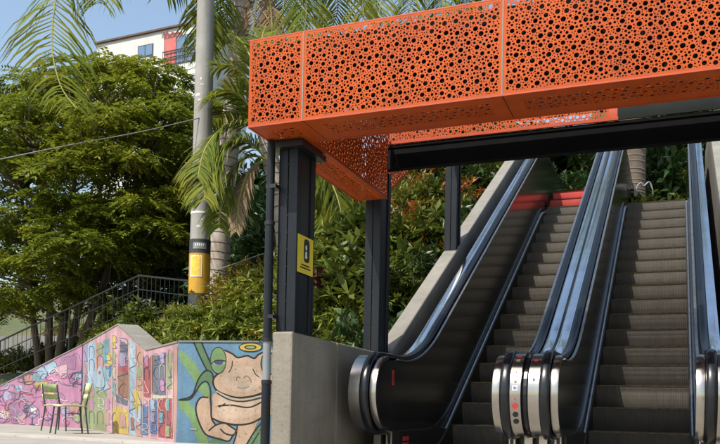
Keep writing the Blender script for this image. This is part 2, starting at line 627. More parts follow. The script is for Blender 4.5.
def side(root, e, sg, centre):
    """one balustrade: e = step edge x, sg = outward direction"""
    def X(a, b):
        return (min(e + sg * a, e + sg * b) - e, max(e + sg * a, e + sg * b) - e)
    hp = handrail_path()
    b = MB()
    prof = []
    for q in range(14):
        a = 2 * math.pi * q / 14
        ca, sa = math.cos(a), math.sin(a)
        prof.append((sg * 0.083 + 0.031 * math.copysign(abs(ca) ** 0.7, ca), -0.012 + 0.020 * math.copysign(abs(sa) ** 0.7, sa)))
    b.sweepx(hp, prof, e)
    b.build('handrail', m_rubber, root, smooth=True)
    x0, x1 = X(0.000, 0.046)
    pin = handrail_path(-0.028)
    b = MB()
    b.sweepx(pin[2:19], [(x0, -0.022), (x1, -0.022), (x1, 0.0), ((x0 + x1) / 2, 0.004), (x0, 0.0)], e)
    b.build('newel_trim', m_steel, root, smooth=True)
    b = MB()
    b.sweepx(pin[19:-13], [(sg * 0.034 - 0.010, -0.010), (sg * 0.034 + 0.010, -0.010), (sg * 0.034 + 0.010, 0.0), (sg * 0.034 - 0.010, 0.0)], e)
    b.build('inner_trim', m_tube, root, smooth=True)
    # steel band round the newel, and the deck cover that carries on from it up the slope
    wb = 0.184 if centre else 0.196
    x0, x1 = X(0.116, wb)
    b = MB()
    b.sweepx(handrail_path(-0.014)[1:20], [(x0, -0.03), (x1, -0.03), (x1, 0), (x0, 0)], e)
    b.build('newel_band', m_steel, root, smooth=True)
    x0, x1 = X(0.122, 0.196)
    b = MB()
    b.sweepx(handrail_path(-0.018)[18:-12], [(x0, -0.03), (x1, -0.03), (x1, -0.004), (x1 * 0.8 + x0 * 0.2, 0), (x0 * 0.8 + x1 * 0.2, 0), (x0, -0.004)], e)
    b.build('deck_cover', m_deck, root, smooth=True)
    if centre:
        b = MB()
        x0, x1 = X(0.186, 0.1945)
        b.sweepx(handrail_path(-0.010)[1:20], [(x0, -0.04), (x1, -0.04), (x1, -0.006), ((x0 + x1) / 2, 0.004), (x0, -0.006)], e)
        b.build('newel_ridge', m_rubber, root, smooth=True)
    # glass
    gl = low_path(0.15, 0.40)
    top = handrail_path(-0.045)
    poly = [p for p in gl] + [p for p in reversed(top[2:-3])]
    poly = [gl[0]] + gl[1:] + [p for p in reversed(top) if p[1] > 0.44 and not (p[0] > 15.0 and p[1] < nz(12.5) + 0.25)]
    x0, x1 = X(0.050, 0.064)
    b = MB()
    b.prismx(poly, e + x0, e + x1)
    b.build('balustrade_panel', m_glass, root)
    x0, x1 = X(0.042, 0.066)
    b = MB()
    b.sweepx(gl, [(x0, -0.006), (x1, -0.006), (x1, 0.006), (x0, 0.006)], e)
    b.build('panel_trim', m_steel, root)
    # core that closes the newel and the inside of the balustrade
    tc_ = handrail_path(-0.05)
    poly = [(5.56, 0.43)] + gl[1:] + [p for p in reversed(tc_) if p[1] > 0.44 and not (p[0] > 15.0 and p[1] < nz(12.5) + 0.25)]
    x0, x1 = X(0.070, 0.200)
    b = MB()
    b.prismx(poly, e + x0, e + x1)
    b.build('balustrade_core', m_skirt, root)
    # inner deck, skirt and rounded skirt profile
    sk = low_path(0.075, 0.17, 5.55)
    b = MB()
    x0, x1 = X(0.008, 0.05)
    b.sweepx(sk, circ(0.021, 0.021, 10, sg * 0.026, 0), e)
    b.build('skirt_profile', m_tube, root, smooth=True)
    x0, x1 = X(0.004, 0.016)
    b = MB()
    poly = [(5.55, -0.3), (7.0, -0.3), (13.5, nz(13.5) - 0.8)] + list(reversed(sk))
    b.prismx(poly, e + x0, e + x1)
    b.build('skirt_panel', m_skirt, root)
    x0, x1 = X(0.022, 0.060)
    b = MB()
    poly = sk + list(reversed(gl))
    b.prismx(poly, e + min(sg * 0.040, sg * 0.061), e + max(sg * 0.040, sg * 0.061))
    b.build('inner_deck', m_skirt, root)
    # plinth feet under the newel
    for yy in (5.52,):
        b = MB()
        x0, x1 = X(0.03, 0.075)
        b.box((e + x0, yy, GZ), (e + x1, yy + 0.05, 0.40))
        b.build('newel_foot', m_steel, root)
        b = MB()
        x0, x1 = X(0.13, 0.185)
        b.box((e + x0, yy + 0.04, GZ), (e + x1, yy + 0.09, 0.40))
        b.build('newel_foot', m_steel, root)
    b = MB()
    x0, x1 = X(0.012, 0.19)
    b.box((e + x0, 5.64, GZ), (e + x1, 7.0, 0.399))
    b.build('plinth', m_skirt, root)


def escalator(x0, dz, label, red_top):
    root = thing('escalator', label, 'escalator', (x0 + STEPW / 2, 5.05, GZ), 0, 'pair of escalators side by side')
    inv = Matrix.Translation(root.location).inverted()
    first = True
    for k in range(-2, 17):
        zz = Z0 + RISE * k + dz
        if k == -2:
            zz = GZ + 0.02
        o = step_proto.copy()
        COL.objects.link(o)
        o.parent = root
        o.location = (x0 + STEPW / 2, Y0 + RUN * k, zz)
    if red_top:
        for k in (17, 18):
            o = red_proto.copy()
            COL.objects.link(o)
            o.parent = root
            o.location = (x0 + STEPW / 2, Y0 + RUN * k, Z0 + RISE * k + dz)
            o['label'] = 'red painted step at the top end'
    b = MB()
    b.box((x0 - 0.002, 5.3, GZ + 0.004), (x0 + STEPW + 0.002, Y0 - 2 * RUN - 0.01, GZ + 0.024))
    b.build('floor_plate', m_steel, root)
    b = MB()
    for i in range(40):
        xx = x0 + 0.01 + i * 0.0199
        b.box((xx, Y0 - 2 * RUN - 0.009, GZ + 0.02), (xx + 0.008, Y0 - 2 * RUN + 0.05, GZ + 0.034))
    b.build('comb', m_gold, root)
    side(root, x0, -1, not red_top)
    side(root, x0 + STEPW, 1, red_top)
    # keep the children where they were modelled (world coordinates)
    for ch in [q for q in bpy.data.objects if q.parent == root]:
        ch.matrix_parent_inverse = inv
    return root


LX, RX = -1.876, -0.6663
escL = escalator(LX, 0.022, 'left escalator beside the sloping concrete parapet, with red top steps', True)
escR = escalator(RX, 0.0, 'right escalator with dark ribbed steps, at the right edge of the picture', False)
bpy.data.objects.remove(step_proto)
bpy.data.objects.remove(red_proto)


def child(o, root):
    o.parent = root
    o.matrix_parent_inverse = Matrix.Translation(root.location).inverted()
    return o


# filler strip between the two centre covers
b = MB()
pf = handrail_path(-0.03)
b.sweepx(pf[1:], rect(-0.0125, 0.0125, -0.05, 0.0), -0.8735)
child(b.build('joint_strip', m_rubber), escL)
# outer skirts closing the sides
b = MB()
b.box((-1.02, 5.66, GZ), (-0.73, 6.9, 0.42))
child(b.build('centre_plinth', m_skirt), escL)


# stickers on the centre newel (left escalator side) and on the left glass
def newel_sticker(x, ang, mat_, rad, root, y_off=0.0, sq=False):
    a = R(ang)
    rr = NR - 0.012
    c = Vector((x, NC[0] + rr * math.cos(a), NC[1] + rr * math.sin(a)))
    nrm = Vector((0, math.cos(a), math.sin(a)))
    t = Vector((1, 0, 0)).cross(nrm)
    b = MB()
    n = 4 if sq else 14
    vv = []
    for i in range(n):
        q = 2 * math.pi * (i + (0.5 if sq else 0)) / n
        vv.append(c + Vector((1, 0, 0)) * rad * math.cos(q) + t * rad * math.sin(q))
    vv2 = [v + nrm * 0.002 for v in vv]
    b.add(vv + vv2, [tuple(range(n, 2 * n))] + [(i, (i + 1) % n, n + (i + 1) % n, n + i) for i in range(n)])
    child(b.build('sticker', mat_), root)


xc = -1.081 + 0.150
for ang, mt, rad, sq in ((118, m_redstick, 0.020, True), (128, m_gold, 0.018, True), (150, m_redstick, 0.006, False), (163, m_redstick, 0.007, False),
                         (172, m_white, 0.024, True), (187, m_redstick, 0.007, False), (196, m_redstick, 0.019, False), (208, m_blackstick, 0.018, False), (219, m_blackstick, 0.018, False)):
    newel_sticker(xc, ang, mt, rad, escL, sq=sq)
newel_sticker(xc, 172, m_bluestick, 0.012, escL)
newel_sticker(-0.6663 - 0.150, 128, m_redstick, 0.013, escR)
newel_sticker(-0.6663 - 0.150, 160, m_blackstick, 0.009, escR, sq=True)


def flat_sticker(x, y0, y1, z0, z1, m1, root):
    b = MB()
    b.box((x - 0.002, y0, z0), (x + 0.002, y1, z1))
    return child(b.build('sticker', m1), root)


xg = LX - 0.0475
flat_sticker(xg, 5.56, 5.60, 0.74, 0.85, m_redstick, escL)
flat_sticker(xg + 0.001, 5.572, 5.588, 0.775, 0.83, m_blackstick, escL)
for i in range(3):
    for j in range(4):
        flat_sticker(LX - 0.009, 5.72 + j * 0.036, 5.72 + j * 0.036 + 0.028, 0.235 + i * 0.045, 0.235 + i * 0.045 + 0.034, m_redstick if i else m_white, escL)

# ------------------------------------------------------------------ concrete pillar wall and parapets
WX0, WX1 = -2.35, -2.205


def pillar_wall(x0, x1, label):
    root = thing('concrete_wall', label, 'wall', ((x0 + x1) / 2, 4.46, GZ))
    segs = [(4.46, 5.17), (5.176, 6.32)]
    for i, (a, c) in enumerate(segs):
        b = MB()
        za = 1.035 - (a - 4.46) * 0.012
        zc = 1.035 - (c - 4.46) * 0.012
        b.prismx([(a, GZ - 0.1), (c, GZ - 0.1), (c, zc), (a, za)], x0, x1)
        child(b.build('wall_panel', m_conc, bevel=0.012), root)
    return root


pillar_wall(WX0, WX1, 'low board-cast concrete wall under the front steel column, left of the newel')
pillar_wall(0.458, 0.603, 'low concrete wall to the right of the right escalator')


def parapet(x0, x1, label):
    root = thing('parapet', label, 'parapet', ((x0 + x1) / 2, 6.33, GZ))
    ys = [6.33, 8.30, 10.3, 12.3, 14.0]
    for i in range(4):
        a, c = ys[i], ys[i + 1] - 0.006
        b = MB()

        def zt(y):
            return min(nz(y) + 1.13, nz(12.6) + 1.13)
        top = [(a, zt(a))] + ([(12.6, zt(12.6))] if a < 12.6 < c else []) + [(c, zt(c))]
        poly = [(a, GZ - 0.1), (c, GZ - 0.1)] + list(reversed(top))
        b.prismx(poly, x0, x1)
        child(b.build('parapet_panel', m_conc2, bevel=0.012), root)
    return root


parapet(-2.345, -2.195, 'sloping concrete parapet climbing left of the escalators')
parapet(0.448, 0.598, 'sloping concrete parapet climbing right of the escalators')


# ------------------------------------------------------------------ steel columns
def column(x0, x1, y0, y1, z0, z1, label, cap):
    root = thing('steel_column', label, 'column', ((x0 + x1) / 2, (y0 + y1) / 2, z0), 0, 'dark steel canopy columns')
    w = x1 - x0
    b = MB()
    b.box((x0, y0, z0 + 0.012), (x0 + w * 0.485, y0 + 0.06, z1))
    child(b.build('channel', m_blueblack, bevel=0.004), root)
    b = MB()
    b.box((x0 + w * 0.515, y0, z0 + 0.012), (x1, y0 + 0.06, z1))
    child(b.build('channel', m_blueblack, bevel=0.004), root)
    b = MB()
    b.box((x0 + 0.012, y0 + 0.05, z0 + 0.012), (x1 - 0.012, y1 - 0.05, z1))
    child(b.build('web', m_black), root)
    b = MB()
    b.box((x0, y1 - 0.06, z0 + 0.012), (x1, y1, z1))
    child(b.build('flange', m_blueblack, bevel=0.004), root)
    b = MB()
    b.box((x0 - 0.004, y0 - 0.012, z0), (x1 + 0.004, y1 + 0.012, z0 + 0.012))
    child(b.build('base_plate', m_black), root)
    n = 9
    for i in range(n):
        z = z0 + 0.2 + (z1 - z0 - 0.35) * i / (n - 1)
        b = MB()
        b.tube([(x0 + w * 0.5, y0 + 0.004, z), (x0 + w * 0.5, y0 - 0.004, z)], 0.005, 6)
        child(b.build('bolt', m_blueblack), root)
    if cap:
        b = MB()
        b.box((x0 - 0.03, y0 - 0.05, z1 - 0.055), (x1 + 0.05, y1 + 0.05, z1 - 0.02))
        b.box((x0 - 0.01, y0 - 0.03, z1 - 0.02), (x1 + 0.03, y1 + 0.03, z1))
        child(b.build('cap_plate', m_black), root)
    return root


CZ = 2.25
column(-2.345, -2.212, 4.50, 4.77, 1.032, CZ, 'front steel column carrying the orange canopy corner, with yellow sign', True)
column(-2.345, -2.212, 6.03, 6.27, 1.016, 2.52, 'middle steel column behind the left newel, under the orange arm', False)
column(-2.338, -2.204, 8.40, 8.58, nz(8.38) + 1.125, 3.56, 'far steel column standing on the sloping parapet', False)
column(0.470, 0.600, 4.50, 4.77, 1.032, CZ, 'right front steel column of the orange canopy', True)
column(0.470, 0.600, 6.03, 6.27, 1.016, 2.52, 'right middle steel column under the black beam', False)

# downpipe beside the front column
root = thing('downpipe', 'dark blue-grey downpipe running down beside the front column', 'pipe', (-2.379, 4.455, GZ))
for z0, z1, rr, mm in ((GZ, 0.72, 0.030, m_blueblack), (0.72, 0.98, 0.026, mat('grey_pipe', (0.22, 0.23, 0.24), 0.4, 0.2)), (0.98, 1.72, 0.028, m_blueblack), (1.72, 2.24, 0.0265, m_blueblack)):
    b = MB()
    b.tube([(-2.379, 4.455, z0), (-2.379, 4.455, z1)], rr, 14)
    child(b.build('pipe_section', mm, smooth=True), root)
for z in (0.72, 0.985, 1.72):
    b = MB()
    b.tube([(-2.379, 4.455, z - 0.012), (-2.379, 4.455, z + 0.012)], 0.033, 14)
    child(b.build('collar', m_black, smooth=True), root)
for z in (1.13, 1.95):
    b = MB()
    b.box((-2.40, 4.43, z - 0.012), (-2.33, 4.52, z + 0.012))
    child(b.build('bracket', m_black), root)

# yellow sign on the column's right face
root = thing('warning_sign', 'yellow warning sign with black figure on the front column', 'sign', (-2.20, 4.60, 1.42))


def signbox(name, y0, y1, z0, z1, x, m1):
    b = MB()
    b.box((x, y0, z0), (x + 0.002, y1, z1))
    return child(b.build(name, m1), root)


plate_ = signbox('sign_plate', 4.515, 4.745, 1.42, 1.66, -2.2105, m_yellow)
b = MB()
ell = [(4.645 + 0.035 * math.cos(q * math.pi / 10), 1.585 + 0.05 * math.sin(q * math.pi / 10)) for q in range(20)]
b.prismx([(4.645 + 0.042 * math.copysign(abs(math.cos(q * math.pi / 12)) ** 0.5, math.cos(q * math.pi / 12)), 1.57 + 0.075 * math.copysign(abs(math.sin(q * math.pi / 12)) ** 0.5, math.sin(q * math.pi / 12))) for q in range(24)], -2.2083, -2.2065)
b.build('pictogram', m_blackstick).parent = plate_
b = MB()
b.prismx([(4.635 + 0.012 * math.cos(q), 1.59 + 0.018 * math.sin(q)) for q in [i * 0.63 for i in range(10)]], -2.2064, -2.2055)
b.prismx([(4.62, 1.52), (4.65, 1.52), (4.645, 1.565), (4.625, 1.565)], -2.2064, -2.2055)
b.build('pictogram', m_white).parent = plate_
for i, w in enumerate((0.15, 0.12)):
    tl = signbox('text_line', 4.63 - w / 2, 4.63 + w / 2, 1.452 + i * 0.018, 1.460 + i * 0.018, -2.2083, m_blackstick)
    tl.matrix_parent_inverse = Matrix.Identity(4)
    tl.parent = plate_


# ------------------------------------------------------------------ perforated canopy
def perf(w, h, seed, margin=0.014, dens=1.0):
    rg = random.Random(seed)
    cell = 0.04
    grid = {}
    holes = []

    def ok(x, y, r_, gap):
        ci, cj = int(x / cell), int(y / cell)
        for i in range(ci - 1, ci + 2):
            for j in range(cj - 1, cj + 2):
                for (a, b_, rr) in grid.get((i, j), ()):
                    if (a - x) ** 2 + (b_ - y) ** 2 < (r_ + rr + gap) ** 2:
                        return False
        return True

    def put(r0, r1, tries, gap, n):
        for _ in range(tries):
            r_ = rg.uniform(r0, r1)
            x, y = rg.uniform(margin + r_, w - margin - r_), rg.uniform(margin + r_, h - margin - r_)
            if ok(x, y, r_, gap if n != 9 else 0.004):
                if n == 9 and any((a - x) ** 2 + (b_ - y) ** 2 < 0.043 ** 2 for a, b_, rr in holes):
                    continue
                holes.append((x, y, r_))
                grid.setdefault((int(x / cell), int(y / cell)), []).append((x, y, r_))
    area = w * h
    put(0.0122, 0.0146, int(area * 3800 * dens), 0.03, 9)
    put(0.0068, 0.0092, int(area * 5600 * dens), 0.0034, 7)
    put(0.0042, 0.0056, int(area * 34000 * dens), 0.0027, 6)
    put(0.0030, 0.0036, int(area * 30000 * dens), 0.0025, 6)
    pts = [(0, 0), (w, 0), (w, h), (0, h)]
    edges = [(0, 1), (1, 2), (2, 3), (3, 0)]
    for x, y, r_ in holes:
        n = 9 if r_ > 0.011 else (7 if r_ > 0.0065 else 5)
        b0 = len(pts)
        a0 = rg.random() * 6
        for i in range(n):
            q = a0 + 2 * math.pi * i / n
            pts.append((x + r_ * math.cos(q), y + r_ * math.sin(q)))
        edges += [(b0 + i, b0 + (i + 1) % n) for i in range(n)]
    vo, eo, fo, ov, oe, of = delaunay_2d_cdt([Vector(p) for p in pts], edges, [], 2, 1e-6)
    P = np.array([(v.x, v.y) for v in vo])
    T = np.array([f for f in fo if len(f) == 3])
    cx = P[T].mean(axis=1)
    keep = np.ones(len(T), bool)
    for x, y, r_ in holes:
        n = 9 if r_ > 0.011 else (7 if r_ > 0.0065 else 5)
        rin = r_ * math.cos(math.pi / n)
        near = (np.abs(cx[:, 0] - x) < r_) & (np.abs(cx[:, 1] - y) < r_)
        idx = np.where(near)[0]
        if len(idx):
            dd = np.hypot(P[T[idx]][:, :, 0] - x, P[T[idx]][:, :, 1] - y).max(axis=1)
            keep[idx[dd < r_ * 1.002]] = False
    return P, T[keep]


def panel(name, o, ux, uy, w, h, seed, root, m1=None, thick=0.004, **kw):
    P, T = perf(w, h, seed, **kw)
    o, ux, uy = Vector(o), Vector(ux), Vector(uy)
    V = [tuple(o + ux * p[0] + uy * p[1]) for p in P]
    ob = rawmesh(name, V, [tuple(int(i) for i in t) for t in T], m1 or m_orange)
    md = ob.modifiers.new('thickness', 'SOLIDIFY')
    md.thickness = thick
    md.offset = 0
    child(ob, root)
    return ob


CX0, CX1, CY0, CY1, CT = -2.405, 0.658, 4.20, 6.00, 2.772
SEAMS = [CX0, -2.044, -0.866, 0.297, CX1]
can = thing('canopy', 'orange perforated metal canopy over the foot of the escalators', 'canopy', (-0.8735, 4.2, CZ))
for i in range(4):
    a, c = SEAMS[i] + 0.0025, SEAMS[i + 1] - 0.0025
    panel('fascia_panel', (a, CY0, CZ), (1, 0, 0), (0, 0, 1), c - a, CT - CZ, 20 + i, can)
for i in (1, 2, 3):
    b = MB()
    b.box((SEAMS[i] - 0.004, CY0 - 0.004, CZ), (SEAMS[i] + 0.004, CY0 + 0.01, CT))
    child(b.build('seam', m_conc2), can)
SY = 4.56   # inner edge of the front box
AX = -2.15  # inner edge of the left arm
for i, (a, c) in enumerate(((CX0, -2.044), (-2.044, -0.866), (-0.866, 0.297), (0.297, CX1))):
    a2, c2 = a + 0.003, c - 0.003
    panel('soffit_panel', (a2, CY0 + 0.005, CZ), (1, 0, 0), (0, 1, 0), c2 - a2, SY - CY0 - 0.01, 40 + i, can, margin=0.085, dens=0.8)
# arms
for sx, (xa, xb) in ((0, (CX0, AX)), (1, (CX1 + CX0 - AX - 0.0, CX1))):
    panel('soffit_panel', (xa + 0.003, SY, CZ), (1, 0, 0), (0, 1, 0), xb - xa - 0.006, CY1 - SY, 50 + sx, can, margin=0.045, dens=0.8)
    inner = xb if sx == 0 else xa
    outer = xa if sx == 0 else xb
    panel('inner_panel', (inner, SY, CZ), (0, 1, 0), (0, 0, 1), CY1 - SY, CT - CZ, 54 + sx, can)
    panel('side_panel', (outer, CY0 + 0.004, CZ), (0, 1, 0), (0, 0, 1), CY1 - CY0, CT - CZ, 56 + sx, can)
# inner face of the front box and dark sheets added behind the panels to blacken their holes
b = MB()
b.box((CX0 + 0.03, CY0 + 0.075, CZ + 0.07), (CX1 - 0.03, CY0 + 0.085, CT - 0.01))
child(b.build('hole_blackout', m_blackin), can)
for xx in (CX0 + 0.045, CX1 - 0.045):
    b = MB()
    b.box((xx - 0.004, CY0 + 0.09, CZ + 0.06), (xx + 0.004, CY1 - 0.05, CT - 0.01))
    child(b.build('hole_blackout', m_blackin), can)
# folded edges
b = MB()
b.box((CX0 - 0.001, CY0 - 0.003, CZ - 0.006), (CX1 + 0.001, CY0 + 0.006, CZ + 0.004))
child(b.build('edge_fold', m_orange_flat), can)
b = MB()
b.box((CX0 - 0.001, CY0 - 0.003, CT - 0.003), (CX1 + 0.001, CY0 + 0.012, CT + 0.004))
child(b.build('edge_fold', m_orange_flat), can)
b = MB()
b.box((AX, SY - 0.004, CZ - 0.006), (CX1 + CX0 - AX, SY + 0.006, CZ + 0.004))
child(b.build('edge_fold', m_orange_flat), can)
b = MB()
b.box((AX - 0.004, SY + 0.006, CZ - 0.006), (AX + 0.006, CY1, CZ + 0.004))
child(b.build('edge_fold', m_orange_flat), can)
b = MB()
b.box((CX0 - 0.004, CY0 + 0.008, CZ - 0.006), (CX0 + 0.006, CY1, CZ + 0.004))
child(b.build('edge_fold', m_orange_flat), can)
# unseen sheet added to shade inside and beam; slot lets sun on back fascia
b = MB()
b.box((AX + 0.01, SY + 0.01, CT - 0.02), (CX1 + CX0 - AX - 0.01, 5.93, CT - 0.012))
child(b.build('shade_sheet', m_black), can)
# back fascia above the beam
panel('back_panel', (AX + 0.0, CY1 + 0.03, 2.70), (1, 0, 0), (0, 0, 1), -0.455 - AX, 0.30, 62, can, dens=1.4)
b = MB()
b.box((AX - 0.08, CY1 + 0.01, 2.688), (-0.39, CY1 + 0.03, 2.712))
child(b.build('edge_fold', m_orange_flat), can)
b = MB()
b.box((-0.455, CY1 + 0.012, 2.712), (-0.395, CY1 + 0.034, 3.0))
child(b.build('edge_fold', m_orange_flat), can)
b = MB()
b.box((-0.394, CY1 + 0.012, 2.690), (0.60, CY1 + 0.028, 3.0))
b.box((-2.30, CY1 + 0.16, 2.55), (0.60, CY1 + 0.17, 2.715))
child(b.build('dark_panel', mat('smoked_panel', (0.012, 0.015, 0.013), 0.45, 0, 0.3, 3, spec=0.15)), can)
# main black beam
b = MB()
b.box((-2.345, CY1 + 0.03, 2.492), (0.47, CY1 + 0.05, 2.686))
b.box((-2.345, CY1 + 0.05, 2.50), (0.47, CY1 + 0.13, 2.51))
b.box((-2.345, CY1 + 0.05, 2.66), (0.47, CY1 + 0.13, 2.67))
b.box((-2.345, CY1 + 0.02, 2.66), (0.47, CY1 + 0.0299, 2.684))
child(b.build('beam', mat('beam_black', (0.006, 0.006, 0.007), 0.75, 0, 0.3, 5, spec=0.08), bevel=0.003), can)

# second roof bay further up the escalators
can2 = thing('canopy', 'higher roof bay climbing behind the black beam, orange side cheek and added shade slats', 'canopy', (-0.8735, 6.15, 2.3))
p0 = Vector((-2.32, 6.42, 2.39))
ud = Vector((0, 1, TAN)).normalized()
panel('side_panel', p0, ud, (0, 0, 1), 2.85, 0.5, 70, can2)
panel('side_panel', p0 + Vector((2.9, 0, 0)), ud, (0, 0, 1), 2.85, 0.5, 71, can2)
zr = p0.z + 0.52
for i in range(112):  # unseen slats, added and thinned upward to grade the shade on the steps
    t = (i + 0.5) / 112 * 2.82
    wd = 0.0066 - 0.0042 * sst(0.35, 1.0, i / 111)
    b = MB()
    b.obox(Vector((-0.87, p0.y, zr)) + ud * t, (1.44, 0, 0), ud * wd, Vector((0, -ud.z, ud.y)) * 0.006)
    child(b.build('shade_slat', m_black), can2)

# ------------------------------------------------------------------ painted garden walls
def wall_thing(name, label, P, Q, top_px, thick, m1, cap=True):
    """a wall standing on the line P-Q whose top follows the listed pixels"""
    root = thing(name, label, 'wall', (P.x, P.y, GZ))
    d = Vector((Q.x - P.x, Q.y - P.y, 0)).normalized()
    n = Vector((d.y, -d.x, 0))
    if n.dot(EYEP - P) < 0:
        n = -n
    tops = [on_wall(x, y, P, Q) for x, y in top_px]
    k = len(tops)
    fr = [Vector((t.x, t.y, GZ - 0.05)) for t in tops] + [t.copy() for t in reversed(tops)]
    bk = [v - n * thick for v in fr]
    N = len(fr)
    b = MB()
    b.add(fr + bk, [tuple(range(N)), tuple(range(2 * N - 1, N - 1, -1))] + [(i, N + i, N + (i + 1) % N, (i + 1) % N) for i in range(N)])
    child(b.build('wall_body', m1), root)
    if cap:
        for i in range(k - 1):
            a, c = tops[i], tops[i + 1]
            b = MB()
            o1, o2 = n * 0.012, -n * (thick + 0.012)
            up = Vector((0, 0, 0.022))
            lo = Vector((0, 0, 0.001))
            vv = [a + o1 + lo, c + o1 + lo, c + o2 + lo, a + o2 + lo, a + o1 + up, c + o1 + up, c + o2 + up, a + o2 + up]
            b.add(vv, [(0, 3, 2, 1), (4, 5, 6, 7), (0, 1, 5, 4), (1, 2, 6, 5), (2, 3, 7, 6), (3, 0, 4, 7)])
            child(b.build('coping', m_conc2), root)
    return root, d, n


class Paint:
    """flat paint on a wall, in coats: every coat lies a little in front of the one before"""
    def __init__(s, P, Q, n):
        s.P, s.Q, s.n = P, Q, n
        s.c = 0.002
        s.b = {}

    def _p(s, x, y):
        return on_wall(x, y, s.P, s.Q) + s.n * s.c

    def fill(s, key, pts, closed_smooth=True):
        s.c += 0.00008
        q = smooth_curve(pts, True, 5) if closed_smooth else pts
        v = [s._p(p[0], p[1]) for p in q]
        s.b.setdefault(key, MB()).add(v, [tuple(range(len(v)))])

    def stroke(s, key, pts, w, smooth_=True, taper=False):
        s.c += 0.00008
        q = smooth_curve(pts, False, 6) if smooth_ and len(pts) > 2 else [np.array(p, float) for p in pts]
        v = []
        k = len(q)
        for i in range(k):
            t = q[min(i + 1, k - 1)] - q[max(i - 1, 0)]
            L = math.hypot(*t) or 1
            nn = np.array((-t[1], t[0])) / L
            ww = w * (0.55 + 0.45 * math.sin(math.pi * (i + 0.5) / k)) if taper else w
            for sg in (1, -1):
                pt = q[i] + nn * ww / 2 * sg
                v.append(s._p(*pt))
        s.b.setdefault(key, MB()).add(v, [(2 * i, 2 * i + 1, 2 * i + 3, 2 * i + 2) for i in range(k - 1)])

    def build(s, root, names):
        for key, b in s.b.items():
            child(b.build(names.get(key, 'painted_shape'), PM[key]), root)


def pmat(n, c):
    c = tuple((q * 0.86 + 0.14 * sum(c) / 3) * 0.68 if n != 'black' else q for q in c)
    return mat('paint_' + n, c, 0.85, 0, 0.30, 1.7, bump=0.3, bscale=35, speck=0.4, streak=0.22)


PM = {k: pmat(k, c) for k, c in dict(
    blue=(0.13, 0.31, 0.48), green=(0.22, 0.40, 0.14), leaf=(0.12, 0.26, 0.12), skin=(0.66, 0.44, 0.29), skin2=(0.72, 0.52, 0.37), black=(0.012, 0.012, 0.012),
    yellow=(0.62, 0.44, 0.05), cream=(0.58, 0.52, 0.40), pink=(0.50, 0.20, 0.36), pink2=(0.60, 0.33, 0.38), salmon=(0.52, 0.27, 0.21), red=(0.42, 0.07, 0.08),
    slate=(0.14, 0.15, 0.20), sky=(0.34, 0.48, 0.60), navy=(0.06, 0.16, 0.36), brown=(0.32, 0.15, 0.09), olive=(0.30, 0.36, 0.16), white=(0.70, 0.68, 0.66),
    lilac=(0.36, 0.30, 0.48), teal=(0.14, 0.36, 0.40), mauve=(0.40, 0.17, 0.33), indigo=(0.07, 0.09, 0.22)).items()}

# frog wall
fP, fQ = Vector((A_.x, A_.y, GZ)), Vector((B_.x, B_.y, GZ))
w1, d1, n1 = wall_thing('mural_wall', 'low wall with a painted frog on a blue ground, left of the downpipe', fP, fQ, [(178.3, 342), (296, 342.5)], 0.18, PM['blue'])
p = Paint(fP, fQ, n1)


def fz(*pts):
    return [(170 + x / 3.89, 330 + y / 3.89) for x, y in pts]


p.fill('green', fz((38, 78), (70, 100), (112, 150), (160, 255), (125, 250), (80, 175), (40, 115)))
p.fill('green', fz((36, 268), (80, 285), (115, 350), (150, 436), (112, 436), (76, 345), (38, 305)))
p.fill('leaf', fz((90, 46), (122, 46), (168, 150), (150, 168)), False)
p.stroke('black', fz((92, 46), (120, 110), (152, 172)), 1.5)
p.stroke('black', fz((122, 46), (145, 100), (170, 152)), 1.5)
p.fill('leaf', fz((36, 272), (85, 255), (110, 195), (140, 162), (165, 172), (158, 235), (148, 205), (122, 212), (85, 266)))
p.stroke('black', fz((33, 272), (85, 254), (110, 192), (138, 158), (162, 165), (168, 185)), 1.5)
p.stroke('black', fz((33, 272), (80, 266), (118, 212), (142, 200), (156, 225), (158, 262)), 1.5)
# frog body, arms
p.fill('skin', fz((180, 245), (166, 285), (160, 345), (200, 360), (255, 368), (262, 400), (250, 442), (300, 442), (345, 352), (372, 330), (470, 330), (470, 245), (330, 262)))
p.fill('skin2', fz((200, 262), (190, 330), (240, 345), (320, 335), (372, 300), (372, 268), (290, 280)))
p.fill('skin', fz((150, 260), (118, 264), (101, 300), (110, 350), (136, 402), (172, 416), (224, 432), (246, 408), (256, 390), (238, 376), (215, 362), (178, 368), (160, 340), (158, 300)))
p.fill('leaf', fz((300, 444), (330, 395), (365, 352), (372, 360), (368, 444)))
p.fill('leaf', fz((150, 444), (182, 416), (236, 444)))
p.stroke('black', fz((150, 262), (118, 264), (101, 300), (110, 350), (136, 402), (172, 418), (222, 432)), 1.7)
p.stroke('black', fz((156, 262), (160, 300), (162, 342), (178, 370)), 1.7)
p.stroke('black', fz((150, 392), (178, 370), (212, 362), (240, 378), (256, 391), (244, 408), (215, 402), (196, 384)), 1.5)
p.stroke('black', fz((244, 408), (230, 430), (205, 428)), 1.3)
p.stroke('black', fz((162, 342), (200, 358), (262, 368), (320, 360), (372, 330)), 1.8)
p.stroke('black', fz((186, 295), (240, 292), (310, 300), (372, 270)), 1.5)
p.stroke('black', fz((190, 300), (215, 285)), 1.2)
p.stroke('black', fz((262, 370), (258, 405), (246, 444)), 1.4)
p.stroke('black', fz((298, 444), (330, 392), (366, 348)), 1.5)
p.stroke('black', fz((318, 444), (345, 400), (368, 362)), 1.1)
